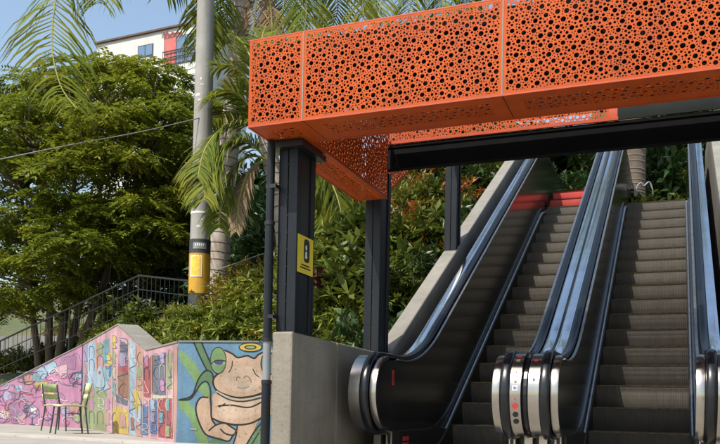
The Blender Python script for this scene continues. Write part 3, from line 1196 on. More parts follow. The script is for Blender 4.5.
# head
p.fill('skin', fz((212, 78), (242, 92), (264, 106), (300, 100), (328, 110), (346, 94), (376, 82), (470, 82), (470, 245), (372, 240), (320, 256), (258, 262), (202, 246), (175, 226), (168, 196), (182, 174), (205, 160), (218, 120)))
p.fill('skin2', fz((230, 150), (300, 140), (350, 165), (352, 215), (290, 240), (220, 225), (200, 195)))
p.stroke('black', fz((212, 78), (242, 92), (264, 107), (300, 100), (328, 110), (346, 94), (380, 80)), 1.7)
p.stroke('black', fz((205, 160), (182, 174), (168, 196), (175, 226), (202, 246), (258, 262), (320, 257), (374, 238)), 1.9)
p.stroke('cream', fz((180, 238), (230, 262), (290, 270), (374, 250)), 1.6)
p.stroke('black', fz((182, 244), (230, 270), (290, 277), (374, 258)), 1.2)
ev = [(188 + 29 * math.cos(q * math.pi / 8), 118 + 49 * math.sin(q * math.pi / 8)) for q in range(16)]
p.fill('black', fz(*[(188 + 32 * math.cos(q * math.pi / 8), 118 + 53 * math.sin(q * math.pi / 8)) for q in range(16)]))
p.fill('green', fz(*ev))
p.fill('sky', fz((163, 124), (185, 116), (213, 122), (207, 134), (180, 136)))
p.fill('indigo', fz((172, 124), (190, 116), (208, 121), (200, 134), (182, 134)))
p.stroke('black', fz((160, 132), (176, 120), (196, 117), (217, 121)), 1.1)
p.fill('black', fz(*[(382 + 30 * math.cos(q * math.pi / 8), 130 + 48 * math.sin(q * math.pi / 8)) for q in range(16)]))
p.fill('teal', fz(*[(382 + 25 * math.cos(q * math.pi / 8), 130 + 43 * math.sin(q * math.pi / 8)) for q in range(16)]))
p.stroke('black', fz((243, 120), (240, 145), (228, 165)), 0.9)
p.stroke('black', fz((322, 150), (332, 170), (346, 182)), 0.9)
p.stroke('brown', fz((258, 195), (262, 182), (274, 186)), 0.8)
p.stroke('brown', fz((286, 186), (298, 178), (312, 190), (316, 205)), 0.8)
p.stroke('teal', fz((262, 222), (285, 226), (308, 218)), 0.8)
# halo
for key, rx, ry in (('black', 46, 18), ('yellow', 42, 14.5), ('black', 24, 9), ('olive', 18, 5)):
    p.fill(key, fz(*[(313 + rx * math.cos(q * math.pi / 8), 67 + ry * math.sin(q * math.pi / 8)) for q in range(16)]))
rp = random.Random(3)
for i in range(26):
    x, y = rp.uniform(120, 360), rp.uniform(150, 420)
    p.stroke(rp.choice(['cream', 'brown', 'skin2']), fz((x, y), (x + rp.uniform(-7, 7), y + rp.uniform(-9, 9))), 0.5)
p.stroke('white', fz((80, 384), (104, 386)), 0.8)
p.build(w1, {})

# graffiti wall with the letter columns
gP, gQ = Vector((C_.x, C_.y, GZ)), Vector((A_.x, A_.y, GZ))
w2, d2, n2 = wall_thing('mural_wall', 'tall peaked wall painted with columns of colourful graffiti letters', gP, gQ, [(82, 345.5), (118, 325), (146, 350.5), (178, 342.5)], 0.32, PM['pink2'])
p = Paint(gP, gQ, n2)


def topy(x):
    pts = [(82, 345.5), (118, 325), (146, 350.5), (178, 342.5)]
    for (a, b_), (c, d_) in zip(pts, pts[1:]):
        if a <= x <= c:
            return b_ + (d_ - b_) * (x - a) / (c - a)
    return 345


def boty(x):
    return 428 + (x - 82) * 0.156


rj = random.Random(31)


def band(key, x0, x1, f0=0.0, f1=1.0, lean=0.0):
    pts = []
    n = 4
    j1, j2 = rj.uniform(-0.03, 0.03), rj.uniform(-0.03, 0.03)
    f0, f1 = max(0, f0 + (j1 if f0 > 0.03 else 0)), min(1, f1 + (j2 if f1 < 0.97 else 0))
    lean += rj.uniform(-0.7, 0.7)
    for i in range(n + 1):
        x = x0 + (x1 - x0) * i / n
        t, bt = topy(min(max(x, 82), 178)) + 0.8, boty(x) - 0.6
        pts.append((x, t + (bt - t) * (f0 + (rj.uniform(0, 0.03) if f0 > 0.03 else 0))))
    for i in range(n, -1, -1):
        x = x0 + (x1 - x0) * i / n
        t, bt = topy(min(max(x, 82), 178)) + 0.8, boty(x) - 0.6
        pts.append((min(max(x + lean, 82.3), 177.7), t + (bt - t) * f1))
    p.fill(key, pts, False)


band('lilac', 82.5, 88, 0, 0.55)
band('olive', 82.5, 95, 0.5, 1)
band('sky', 88, 96, 0.02, 0.6)
band('olive', 95, 107, 0.45, 1)
band('salmon', 96, 101, 0.05, 0.4)
band('pink2', 107, 118, 0, 1)
band('sky', 99, 108, 0.3, 0.62)
band('teal', 103, 110, 0.08, 0.3)
band('yellow', 107, 111, 0.18, 0.36)
band('navy', 106, 112, 0.33, 0.45)
band('brown', 118, 129, 0.38, 0.62)
band('red', 119, 129, 0.22, 0.40)
band('slate', 120, 128, 0.08, 0.24)
band('slate', 116, 128, 0.62, 0.74)
band('yellow', 113, 128, 0.76, 1.0)
band('sky', 129.5, 136, 0.02, 1)
band('salmon', 136.5, 143, 0.02, 1)
band('sky', 137, 142, 0.62, 0.82)
band('yellow', 134, 140, 0.5, 0.72)
band('red', 143.5, 151, 0.05, 0.52)
band('brown', 151, 153, 0.05, 0.5)
band('slate', 153, 166, 0.04, 0.5)
band('olive', 167.5, 172.5, 0.06, 0.46)
band('cream', 151, 172, 0.49, 0.56)
band('navy', 141, 148.5, 0.6, 0.97)
band('navy', 149.5, 157, 0.58, 0.95)
band('red', 158, 172, 0.56, 0.97)
band('salmon', 173.5, 177.6, 0.02, 1)
rp = random.Random(12)
cols = [(84, 88), (89, 95), (97, 104), (104, 111), (112, 117), (118, 128), (130, 136), (137, 142.5), (144, 150), (153.5, 159), (160, 166), (168, 172.5), (142, 148), (150, 156.5), (158.5, 165), (165.5, 171.5)]
for ci, (x0, x1) in enumerate(cols):
    rng_ = ((0.56, 0.97) if ci >= 12 else (0.06, 0.5) if 8 <= ci < 12 else (0.08, 0.95))
    nl = 3 if ci >= 8 else 6
    for k in range(nl):
        f0 = rng_[0] + (rng_[1] - rng_[0]) * k / nl
        f1 = rng_[0] + (rng_[1] - rng_[0]) * (k + 0.86) / nl
        xm = (x0 + x1) / 2
        t, bt = topy(xm), boty(xm)
        ya, yb = t + (bt - t) * f0, t + (bt - t) * f1
        w = x1 - x0
        key = rp.choice(['cream', 'indigo', 'slate', 'indigo', 'white', 'brown', 'lilac'])
        sh = rp.randint(0, 4)
        u = [(x0 + w * 0.12, yb), (x0 + w * 0.15, ya), (x1 - w * 0.15, ya + 1), (x1 - w * 0.12, yb)]
        if sh == 0:
            pts = [u[0], u[1], u[2], u[3]]
        elif sh == 1:
            pts = [u[2], (xm, ya), (x0 + w * 0.1, (ya + yb) / 2), (xm, yb), u[3]]
        elif sh == 2:
            pts = [u[1], (xm, (ya + yb) / 2), u[3], (xm, yb + 0.5), u[0]]
        elif sh == 3:
            pts = [u[1], u[2], (x1, (ya + yb) / 2), (x0 + w * 0.2, (ya + yb) / 2 + 1), (x1, yb - 1), u[0]]
        else:
            pts = [(xm, ya), (x1, (ya * 2 + yb) / 3), (xm, (ya + yb) / 2), (x0, (ya + 2 * yb) / 3), (xm, yb)]
        if rp.random() < 0.32:
            p.fill(rp.choice(['salmon', 'sky', 'lilac', 'yellow', 'cream', 'teal', 'pink', 'brown', 'olive']),
                   [(x0 + w * .2, ya + 1), (x1 - w * .2, ya + 1.5), (x1 - w * .25, (ya + yb) / 2), (x1 - w * .2, yb - 1), (x0 + w * .25, yb - 1)])
        p.stroke(key, pts, 0.6, taper=True)
for x in (112.5, 129.2, 136.2, 143.2, 152.2, 167, 173):
    p.stroke('cream', [(x, topy(x) + 6), (x + 0.3, (topy(x) + boty(x)) / 2), (x - 0.3, boty(x) - 5)], 0.35)
p.fill('sky', [(97, 372), (101, 366), (104, 374), (105, 386), (98, 387), (95, 382)])
p.fill('red', [(99.5, 371), (101.5, 371), (101.5, 374), (99.5, 374)])
p.build(w2, {})

# pink wall beside the stair
kP, kQ = Vector((E_.x, E_.y, GZ)), Vector((C_.x, C_.y, GZ))
w3, d3, n3 = wall_thing('mural_wall', 'pink graffiti wall sloping down to the left behind the chairs', kP, kQ, [(-70, 421), (0, 386.5), (40, 366.5), (82.2, 345.3)], 0.25, PM['pink'])
p = Paint(kP, kQ, n3)
rp = random.Random(21)


def ptop(x):
    return 386.5 + (345.3 - 386.5) * x / 82.2


def pbot(x):
    return 423.4 + x * 0.055


def inb(x, y):
    return (min(max(x, -60), 81.5), min(max(y, ptop(x) + 1.5), pbot(x) - 1))


def blob(key, cx, cy, r0, n=7, sq=1.0):
    a0 = rp.random() * 6
    pts = [inb(cx + r0 * rp.uniform(0.6, 1.25) * math.cos(a0 + 6.283 * i / n), cy + sq * r0 * rp.uniform(0.6, 1.25) * math.sin(a0 + 6.283 * i / n)) for i in range(n)]
    p.fill(key, pts)
    return pts


for (key, cx, cy, r0) in (('mauve', 70, 362, 9), ('mauve', 15, 405, 13), ('salmon', 28, 378, 6), ('sky', 40, 374, 8), ('teal', 38, 378, 5), ('sky', 50, 366, 6),
                          ('lilac', 33, 411, 7), ('white', 34, 410, 4), ('mauve', 57, 400, 8), ('salmon', 75, 408, 6), ('olive', 77, 418, 5), ('yellow', 45, 388, 4), ('yellow', 51, 394, 5),
                          ('lilac', 8, 396, 4), ('sky', 20, 388, 4), ('pink2', 62, 370, 7), ('salmon', 6, 414, 5), ('pink2', 22, 417, 5), ('sky', 78, 376, 4), ('mauve', -20, 412, 6), ('lilac', 66, 412, 5)):
    pts = blob(key, cx, cy, r0)
    if rp.random() < 0.8:
        p.stroke(rp.choice(['indigo', 'slate', 'sky', 'black']), pts + [pts[0]], 0.65)
p.fill('yellow', [inb(35, 382.5), inb(47, 382), inb(48, 386.5), inb(36, 387)], False)
p.fill('yellow', [inb(44, 362), inb(54, 358), inb(52, 361.5), inb(46, 364)], False)
for i in range(105):
    x, y = rp.uniform(-25, 80), 0
    y = rp.uniform(ptop(x) + 3, pbot(x) - 3)
    a = rp.random() * 6.28
    pts = [inb(x, y)]
    for k in range(rp.randint(3, 5)):
        a += rp.uniform(-1.5, 1.5)
        x += math.cos(a) * rp.uniform(2.5, 6)
        y += math.sin(a) * rp.uniform(2, 5)
        pts.append(inb(x, y))
    p.stroke(rp.choice(['indigo', 'indigo', 'slate', 'sky', 'lilac', 'mauve', 'white', 'red']), pts, rp.uniform(0.5, 1.0), taper=True)
p.build(w3, {})

# pale kerb line across the patio
b = MB()
k0, k1 = at(-60, 431, Z=GZ), at(190, 446, Z=GZ)
dd = (k1 - k0)
dd.z = 0
dd.normalize()
nn_ = Vector((dd.y, -dd.x, 0))
for i in range(14):
    a0 = k0 + dd * (i * 0.75 + 0.004)
    a1 = k0 + dd * (i * 0.75 + 0.746)
    b = MB()
    c = (a0 + a1) / 2
    b.obox((c.x, c.y, GZ + 0.012), dd * 0.371, nn_ * 0.16, (0, 0, 0.012))
    o = b.build('kerb_stone', mat('kerb_%d' % i, (0.40, 0.37, 0.33), 0.85, 0, 0.1, 2, bump=0.2, speck=0.2) if i == 0 else bpy.data.materials['kerb_0'])
    if i == 0:
        kerb = bpy.data.objects.new('kerb', None)
        COL.objects.link(kerb)
        structure(kerb)
    o.parent = kerb


# ------------------------------------------------------------------ chairs
m_cgreen = mat('pale_green_metal', (0.44, 0.50, 0.26), 0.5, 0.0, 0.2, 8, streak=0.2)
m_cdark = mat('dark_chair_tube', (0.05, 0.055, 0.045), 0.45, 0.3, 0.2, 8)


def chair(loc, rz, label, m_cgreen=m_cgreen, m_cdark=m_cdark):
    root = thing('chair', label, 'chair', loc, rz, 'metal chairs on the patio')
    S, H = 0.23, 0.46
    b = MB()
    vv, ff = [], []
    n = 6
    for i in range(n + 1):
        for j in range(n + 1):
            x, y = -S + 2 * S * i / n, -S + 2 * S * j / n
            cr = 0.02 * (abs(x / S) ** 3 * abs(y / S) ** 3)
            vv.append((x * (1 - 0.06 * abs(y / S) ** 4), y * (1 - 0.06 * abs(x / S) ** 4), H - 0.012 * (1 - (x / S) ** 2) - cr))
    for i in range(n):
        for j in range(n):
            a = i * (n + 1) + j
            ff.append((a, a + 1, a + n + 2, a + n + 1))
    b.add(vv, ff)
    o = b.build('seat', m_cgreen, root, smooth=True)
    o.modifiers.new('t', 'SOLIDIFY').thickness = 0.02
    for sx in (-1, 1):
        for sy in (-1, 1):
            b = MB()
            b.tube([(sx * 0.20, sy * 0.20, H - 0.02), (sx * 0.215, sy * 0.215, 0.25), (sx * 0.235, sy * 0.245, 0.0)], [0.014, 0.013, 0.012], 8)
            b.build('leg', m_cdark, root, smooth=True)
        b = MB()
        b.tube([(sx * 0.205, 0.20, H - 0.02), (sx * 0.21, 0.235, H + 0.12), (sx * 0.205, 0.275, H + 0.34)], 0.013, 8)
        b.build('back_post', m_cdark, root, smooth=True)
    # curved back panel with a hand slot, made of an upper band and two lower slats
    for nm, z0, z1 in (('backrest', 0.20, 0.345), ('back_slat', 0.085, 0.165)):
        vv, ff = [], []
        n = 10
        for k, z in enumerate((z0, z1)):
            for i in range(n + 1):
                t = -1 + 2 * i / n
                vv.append((t * 0.225, 0.225 + 0.16 * z + 0.05 * (1 - t * t), H + z))
        ff = [(i, i + 1, n + 2 + i, n + 1 + i) for i in range(n)]
        o = MB().add(vv, ff).build(nm, m_cgreen, root, smooth=True)
        o.modifiers.new('t', 'SOLIDIFY').thickness = 0.014
    b = MB()
    b.tube([(-0.21, -0.21, 0.30), (0.21, -0.21, 0.30)], 0.008, 6)
    b.build('stretcher', m_cdark, root, smooth=True)
    return root


c1 = at(69, 433.5, Z=GZ)
c2 = at(62, 430.5, Z=GZ)
chair((c1.x, c1.y, GZ), PSI - R(60), 'pale green metal chair nearest the viewer, its back to the right')
chair((c2.x, c2.y, GZ), PSI + R(75), 'pale green metal chair standing behind the nearer one, its back to the left')


# ------------------------------------------------------------------ foliage generators
def norm(a):
    return a / np.maximum(np.linalg.norm(a, axis=-1, keepdims=True), 1e-9)


def leaf_arrays(B, Dr, L, W, droop=0.15, fold=0.18, rg=npr, wob=0.35):
    """B base points, Dr unit directions; five-vertex folded leaves"""
    n = len(B)
    up = np.tile(np.array([0, 0, 1.0]), (n, 1)) + rg.normal(0, wob, (n, 3))
    sd = norm(np.cross(Dr, up))
    nr = norm(np.cross(sd, Dr))
    L = L[:, None]
    W = W[:, None]
    M = B + Dr * L * 0.5 - nr * W * fold - np.array([0, 0, 1.0]) * L * droop * 0.3
    l_ = B + Dr * L * 0.42 + sd * W * 0.5 - np.array([0, 0, 1.0]) * L * droop * 0.22
    r_ = B + Dr * L * 0.42 - sd * W * 0.5 - np.array([0, 0, 1.0]) * L * droop * 0.22
    T = B + Dr * L - np.array([0, 0, 1.0]) * L * droop
    Vv = np.stack([B, l_, r_, T, M], 1).reshape(-1, 3)
    i = np.arange(n) * 5
    Ff = np.concatenate([np.stack([i, i + 4, i + 3, i + 1], 1), np.stack([i, i + 2, i + 3, i + 4], 1)])
    return Vv, Ff


def np_mesh(name, V, Fq, m1):
    me = bpy.data.meshes.new(name)
    nV, nF = len(V), len(Fq)
    k = Fq.shape[1]
    me.vertices.add(nV)
    me.vertices.foreach_set('co', np.asarray(V, np.float32).ravel())
    me.loops.add(nF * k)
    me.loops.foreach_set('vertex_index', np.asarray(Fq, np.int32).ravel())
    me.polygons.add(nF)
    me.polygons.foreach_set('loop_start', np.arange(0, nF * k, k, dtype=np.int32))
    me.polygons.foreach_set('loop_total', np.full(nF, k, np.int32))
    me.update(calc_edges=True)
    me.validate()
    me.materials.append(m1)
    return me


def obj_from(name, me, parent=None):
    o = bpy.data.objects.new(name, me)
    COL.objects.link(o)
    o.parent = parent
    return o


def shrub_meshes(seed, rx, rz, nstem, nleaf, ll, lw, m_leaf, droop=0.25, spread=1.0):
    rg = np.random.default_rng(seed)
    st = MB()
    Bs, Ds = [], []
    for i in range(nstem):
        a = rg.uniform(0, 2 * math.pi)
        e = math.acos(1 - rg.uniform(0, 1) ** 0.8 * 0.92)
        rr = rg.uniform(0.75, 1.08)
        tip = np.array([math.cos(a) * math.sin(e) * rx, math.sin(a) * math.sin(e) * rx, max(0.18, math.cos(e)) * rz]) * rr
        mid = tip * np.array([0.35, 0.35, 0.55]) + rg.normal(0, 0.03, 3)
        st.tube([(0, 0, 0), tuple(mid), tuple(tip)], [0.012, 0.008, 0.003], 4, cap=False)
        axis = norm(tip - mid)
        t = np.sort(rg.uniform(0.15, 1.02, nleaf))
        base = mid + (tip - mid) * t[:, None]
        d = norm(axis * 0.55 + rg.normal(0, 0.62, (nleaf, 3)) * spread + np.array([0, 0, 0.18]))
        Bs.append(base)
        Ds.append(d)
    B = np.concatenate(Bs)
    Dd = np.concatenate(Ds)
    n = len(B)
    V, Ff = leaf_arrays(B, Dd, rg.uniform(0.65, 1.2, n) * ll, rg.uniform(0.7, 1.15, n) * lw, droop, rg=rg)
    me = np_mesh('foliage', V, Ff, m_leaf)
    so = st.build('stems', m_stem)
    sm = so.data
    bpy.data.objects.remove(so)
    return sm, me


SHR = {
    'hedge': [shrub_meshes(100 + i, 0.42, 0.62, 44, 19, (0.15, 0.13, 0.16)[i], (0.036, 0.042, 0.030)[i], (m_bush, m_bush_l, m_bush)[i]) for i in range(3)],
    'broad': [shrub_meshes(110 + i, 0.55, 0.85, 46, 19, (0.12, 0.16, 0.20, 0.14)[i], (0.046, 0.050, 0.075, 0.026)[i], (m_slope_shaded, m_slope_shaded_l, m_slope_shaded, m_slope_shaded_l)[i]) for i in range(4)],
    'dark': [shrub_meshes(120 + i, 0.75, 1.2, 44, 14, 0.24, 0.075, m_bush_d) for i in range(2)],
    'yellow': [shrub_meshes(130 + i, 0.55, 0.62, 46, 22, 0.085, 0.034, m_bush_y, spread=1.3) for i in range(2)],
    'croton': [shrub_meshes(140 + i, 0.40, 0.75, 22, 14, 0.19, 0.045, m_croton) for i in range(2)],
    'maroon': [shrub_meshes(150 + i, 0.30, 0.6, 12, 9, 0.34, 0.08, m_maroon)  for i in range(1)],
}
SHN = {'hedge': 'hedge_shrub', 'broad': 'broadleaf_shrub', 'dark': 'dark_shrub', 'yellow': 'yellow_shrub', 'croton': 'croton_plant', 'maroon': 'cordyline_plant'}


def pxof(P):
    q = Vector(P) - EYEP
    d = q.dot(_fw)
    return 360 + F * q.dot(CR) / d, 222 + SH - F * q.dot(CU) / d


def shrub(kind, loc, s, label, group):
    sm, fm = rng.choice(SHR[kind])
    root = thing(SHN[kind], label, 'plant' if kind in ('croton', 'maroon') else 'shrub', loc, rng.uniform(0, 6.28), group)
    root.scale = (s * rng.uniform(0.9, 1.15), s * rng.uniform(0.9, 1.15), s)
    obj_from('stems', sm, root)
    obj_from('foliage', fm, root)
    return root


# hedge behind the frog wall
hd = Vector((_r.x, _r.y, 0)).normalized()
hb = Vector((_fw.x, _fw.y, 0)).normalized()
for row in range(4):
    for i in range(12):
        c = Vector((A_.x, A_.y, 0)) - hd * 1.15 + hd * (i * 0.32 + (row % 2) * 0.16) + hb * (0.42 + row * 0.42 + max(0, 3 - i) * 0.32)
        if not inside_hill(c.x, c.y) or seg_dist(c.x, c.y, C_, A_) < 0.95:
            continue
        shrub('hedge', (c.x, c.y, hill(c.x, c.y) - 0.05), rng.uniform(0.8, 1.05) * (1 + 0.06 * row), ('front-row' if row == 0 else 'second-row' if row == 1 else 'back-row') + ' narrow-leaved hedge shrub above the ' + (lambda q: 'left part of the frog wall' if q < 205 else 'frog head' if q < 240 else 'halo of the frog' if q < 275 else 'wall, behind the front column')(pxof(c)[0]), 'hedge behind the frog wall')
# taller shrubs rising left of the peak
for px, py, D, k, s, lb in ((100, 318, 17.2, 'hedge', 1.1, 'left of the wall peak, lowest'), (112, 312, 16.6, 'hedge', 1.1, 'just left of the wall peak'), (125, 306, 16.0, 'hedge', 1.1, 'just right of the wall peak'),
                        (140, 308, 15.2, 'broad', 0.9, 'over the dip in the wall'), (132, 318, 14.9, 'hedge', 0.9, 'closest behind the sloping coping'), (152, 316, 13.6, 'hedge', 0.9, 'midway between wall peak and pole'),
                        (165, 312, 13.3, 'hedge', 1.0, 'third to the left of the pole'), (178, 306, 13.4, 'broad', 0.8, 'next to the pole on its left'), (148, 300, 15, 'broad', 0.9, 'under the railing bend'), (122, 298, 16.8, 'broad', 0.9, 'under the rising handrail')):
    c = at(px, py, D=D)
    z = max(hill(c.x, c.y) - 0.1, c.z - 0.75 * s)
    shrub(k, (c.x, c.y, z), s, 'green shrub ' + lb, 'shrubs by the stair railing')
for i in range(16):
    px = 128 + i * 5.6
    wp = on_wall(min(px, 177), 345, C_, A_)
    Dw = (wp - EYEP).dot(_fw)
    for dD, kk in (((0.95, 'hedge'), (1.75, 'hedge')) if px > 180 else ((1.7, 'hedge'), (2.5, 'hedge'))):
        c = at(px, 340, D=(Dw if px < 177 else 10.4) + dD + rng.uniform(0, 0.25))
        shrub(kk, (c.x, c.y, max(1.1, hill(c.x, c.y) - 0.15)), rng.uniform(0.75, 0.95), ('nearer' if dD in (0.95, 1.7) else 'farther') + ' low hedge shrub above the coping, ' + ('by the dip in the wall' if px < 150 else 'midway to the pole' if px < 175 else 'in front of the pole' if px < 203 else 'right of the pole'), 'hedge behind the mural walls')
for px, sc_, w_ in ((186, 0.80, 'left'), (197, 0.85, 'front'), (208, 0.80, 'right')):
    c = at(px, 336, D=11.7)
    shrub('hedge', (c.x, c.y, c.z), sc_, 'leafy hedge shrub hiding the foot of the utility pole, ' + w_ + ' side', 'shrubs at the pole foot')
# yellowish bush right of the palm trunk
for px, py, D in ((232, 290, 12.4), (246, 285, 12.4), (258, 288, 12.2), (268, 286, 12.0), (240, 276, 13.2), (254, 272, 13.2), (266, 274, 12.9), (276, 270, 12.9), (286, 278, 12.4), (226, 296, 12.0)):
    c = at(px, py, D=D)
    shrub('yellow', (c.x, c.y, c.z - 0.35), 1.0, ('lower' if py > 283 else 'upper') + ' yellow-green fine-leaved bush ' + ('nearest the palm trunk' if px < 242 else 'midway between palm trunk and downpipe' if px < 260 else 'nearest the downpipe' if px < 274 else 'behind the front column'), 'yellowish bushes')
# slope between and behind the columns
cnt = 0
for i in range(150):
    x = rng.uniform(-6.2, -2.75)
    y = rng.uniform(7.0, 15.0)
    if not inside_hill(x, y) or y < 6.35 + (-x - 2.42) * 1.15 + 0.3:
        continue
    far = y > 10.3
    k = rng.choices(['broad', 'hedge', 'dark', 'croton', 'yellow'], [5, 2.0, 2.4, 2.6 if far else 0.7, 0.9])[0]
    sc = rng.uniform(0.8, 1.25) * (1.05 if k != 'dark' else 0.85)
    if x > -3.15:
        sc *= 0.75
    lb = {'broad': 'glossy broad-leaved shrub on the planted slope left of the escalators', 'hedge': 'narrow-leaved shrub on the planted slope left of the escalators',
          'dark': 'dark green shrub on the planted slope left of the escalators', 'croton': 'red and orange leaved croton on the planted slope left of the escalators',
          'yellow': 'fine-leaved yellow-green bush on the planted slope left of the escalators'}[k]
    qx = pxof((x, y, hill(x, y)))[0]
    zone = 'seen left of the front column' if qx < 300 else 'seen between the front and middle columns' if qx < 368 else 'seen between the middle and far columns' if qx < 445 else 'seen above the sloping parapet'
    hgt = 'low on' if y < 9.3 else 'halfway up' if y < 11.8 else 'high on'
    lb = {'broad': 'glossy broad-leaved shrub', 'hedge': 'narrow-leaved shrub', 'dark': 'dark green shrub', 'croton': 'red and orange croton', 'yellow': 'fine yellow-green bush'}[k] + ' ' + hgt + ' the slope, ' + zone
    shrub(k, (x, y, hill(x, y) - 0.08), sc, lb, k + ' plants on the slope')
for px, py, D, w_ in ((317, 272, 9.4, 'upper'),):
    c = at(px, py, D=D)
    shrub('maroon', (c.x, c.y, c.z - 0.3), 0.7, 'dark maroon strap-leaved plant right of the yellow sign', 'maroon plants')
# dark growth further back, under the palms
for px, py, D, s in ((245, 255, 15.5, 1.2), (262, 245, 15.5, 1.3), (275, 235, 15, 1.3), (225, 262, 16, 1.2), (250, 225, 17, 1.5), (270, 205, 17, 1.6), (290, 215, 15, 1.4), (318, 225, 14, 1.3), (335, 205, 15, 1.4), (350, 230, 13, 1.2), (325, 185, 17, 1.6), (300, 185, 18, 1.7), (355, 195, 16, 1.5), (245, 195, 19, 1.8), (225, 225, 19, 1.8), (270, 175, 20, 1.9), (345, 170, 18, 1.6)):
    c = at(px, py, D=D)
    z = c.z - 0.9 * s
    shrub('dark', (c.x, c.y, max(z, hill(c.x, c.y) - 0.1)), s, 'dark shrub below the palms, ' + ('left of the downpipe' if px < 280 else 'hidden behind the front column' if px < 312 else 'between the front and middle columns') + (', upper' if py < 200 else ', middle' if py < 230 else ', lower'), 'dark growth below the palms')
# plants beyond the upper landing
for i in range(46):
    x, y = rng.uniform(-3.4, 2.8), rng.uniform(15.7, 19.5)
    k = rng.choices(['broad', 'dark', 'hedge', 'croton', 'yellow'], [4, 4, 2, 1.2, 1])[0]
    shrub(k, (x, y, 3.6 + max(0, (y - 15.6)) * 0.62 - 0.05), rng.uniform(0.9, 1.4), ({'croton': 'orange-leaved plant', 'dark': 'dark green shrub', 'broad': 'broad-leaved shrub', 'hedge': 'narrow-leaved shrub', 'yellow': 'fine-leaved yellowish bush'}[k] + (' low' if y < 17 else ' higher') + ' on the bank above the ' + ('left escalator' if x < -0.9 else 'right escalator')), ('crotons' if k == 'croton' else 'shrubs') + ' above the escalators')

# low ground cover over the soil of the slope
n = 26000
P = []
while len(P) < n:
    x, y = npr.uniform(-11, -2.5), npr.uniform(6.6, 17)
    if inside_hill(x, y):
        P.append((x, y, hill(x, y) + npr.uniform(0, 0.10)))
P = np.array(P)
d = norm(npr.normal(0, 0.7, (n, 3)) + np.array([0, -0.1, 0.55]))
V, Ff = leaf_arrays(P, d, npr.uniform(0.09, 0.19, n), npr.uniform(0.03, 0.07, n), 0.2)
o = obj_from('ground_cover', np_mesh('ground_cover', V, Ff, m_slope_shaded))
o['kind'] = 'stuff'
tag(o, 'low leafy ground cover on the planted slope', 'ground cover')


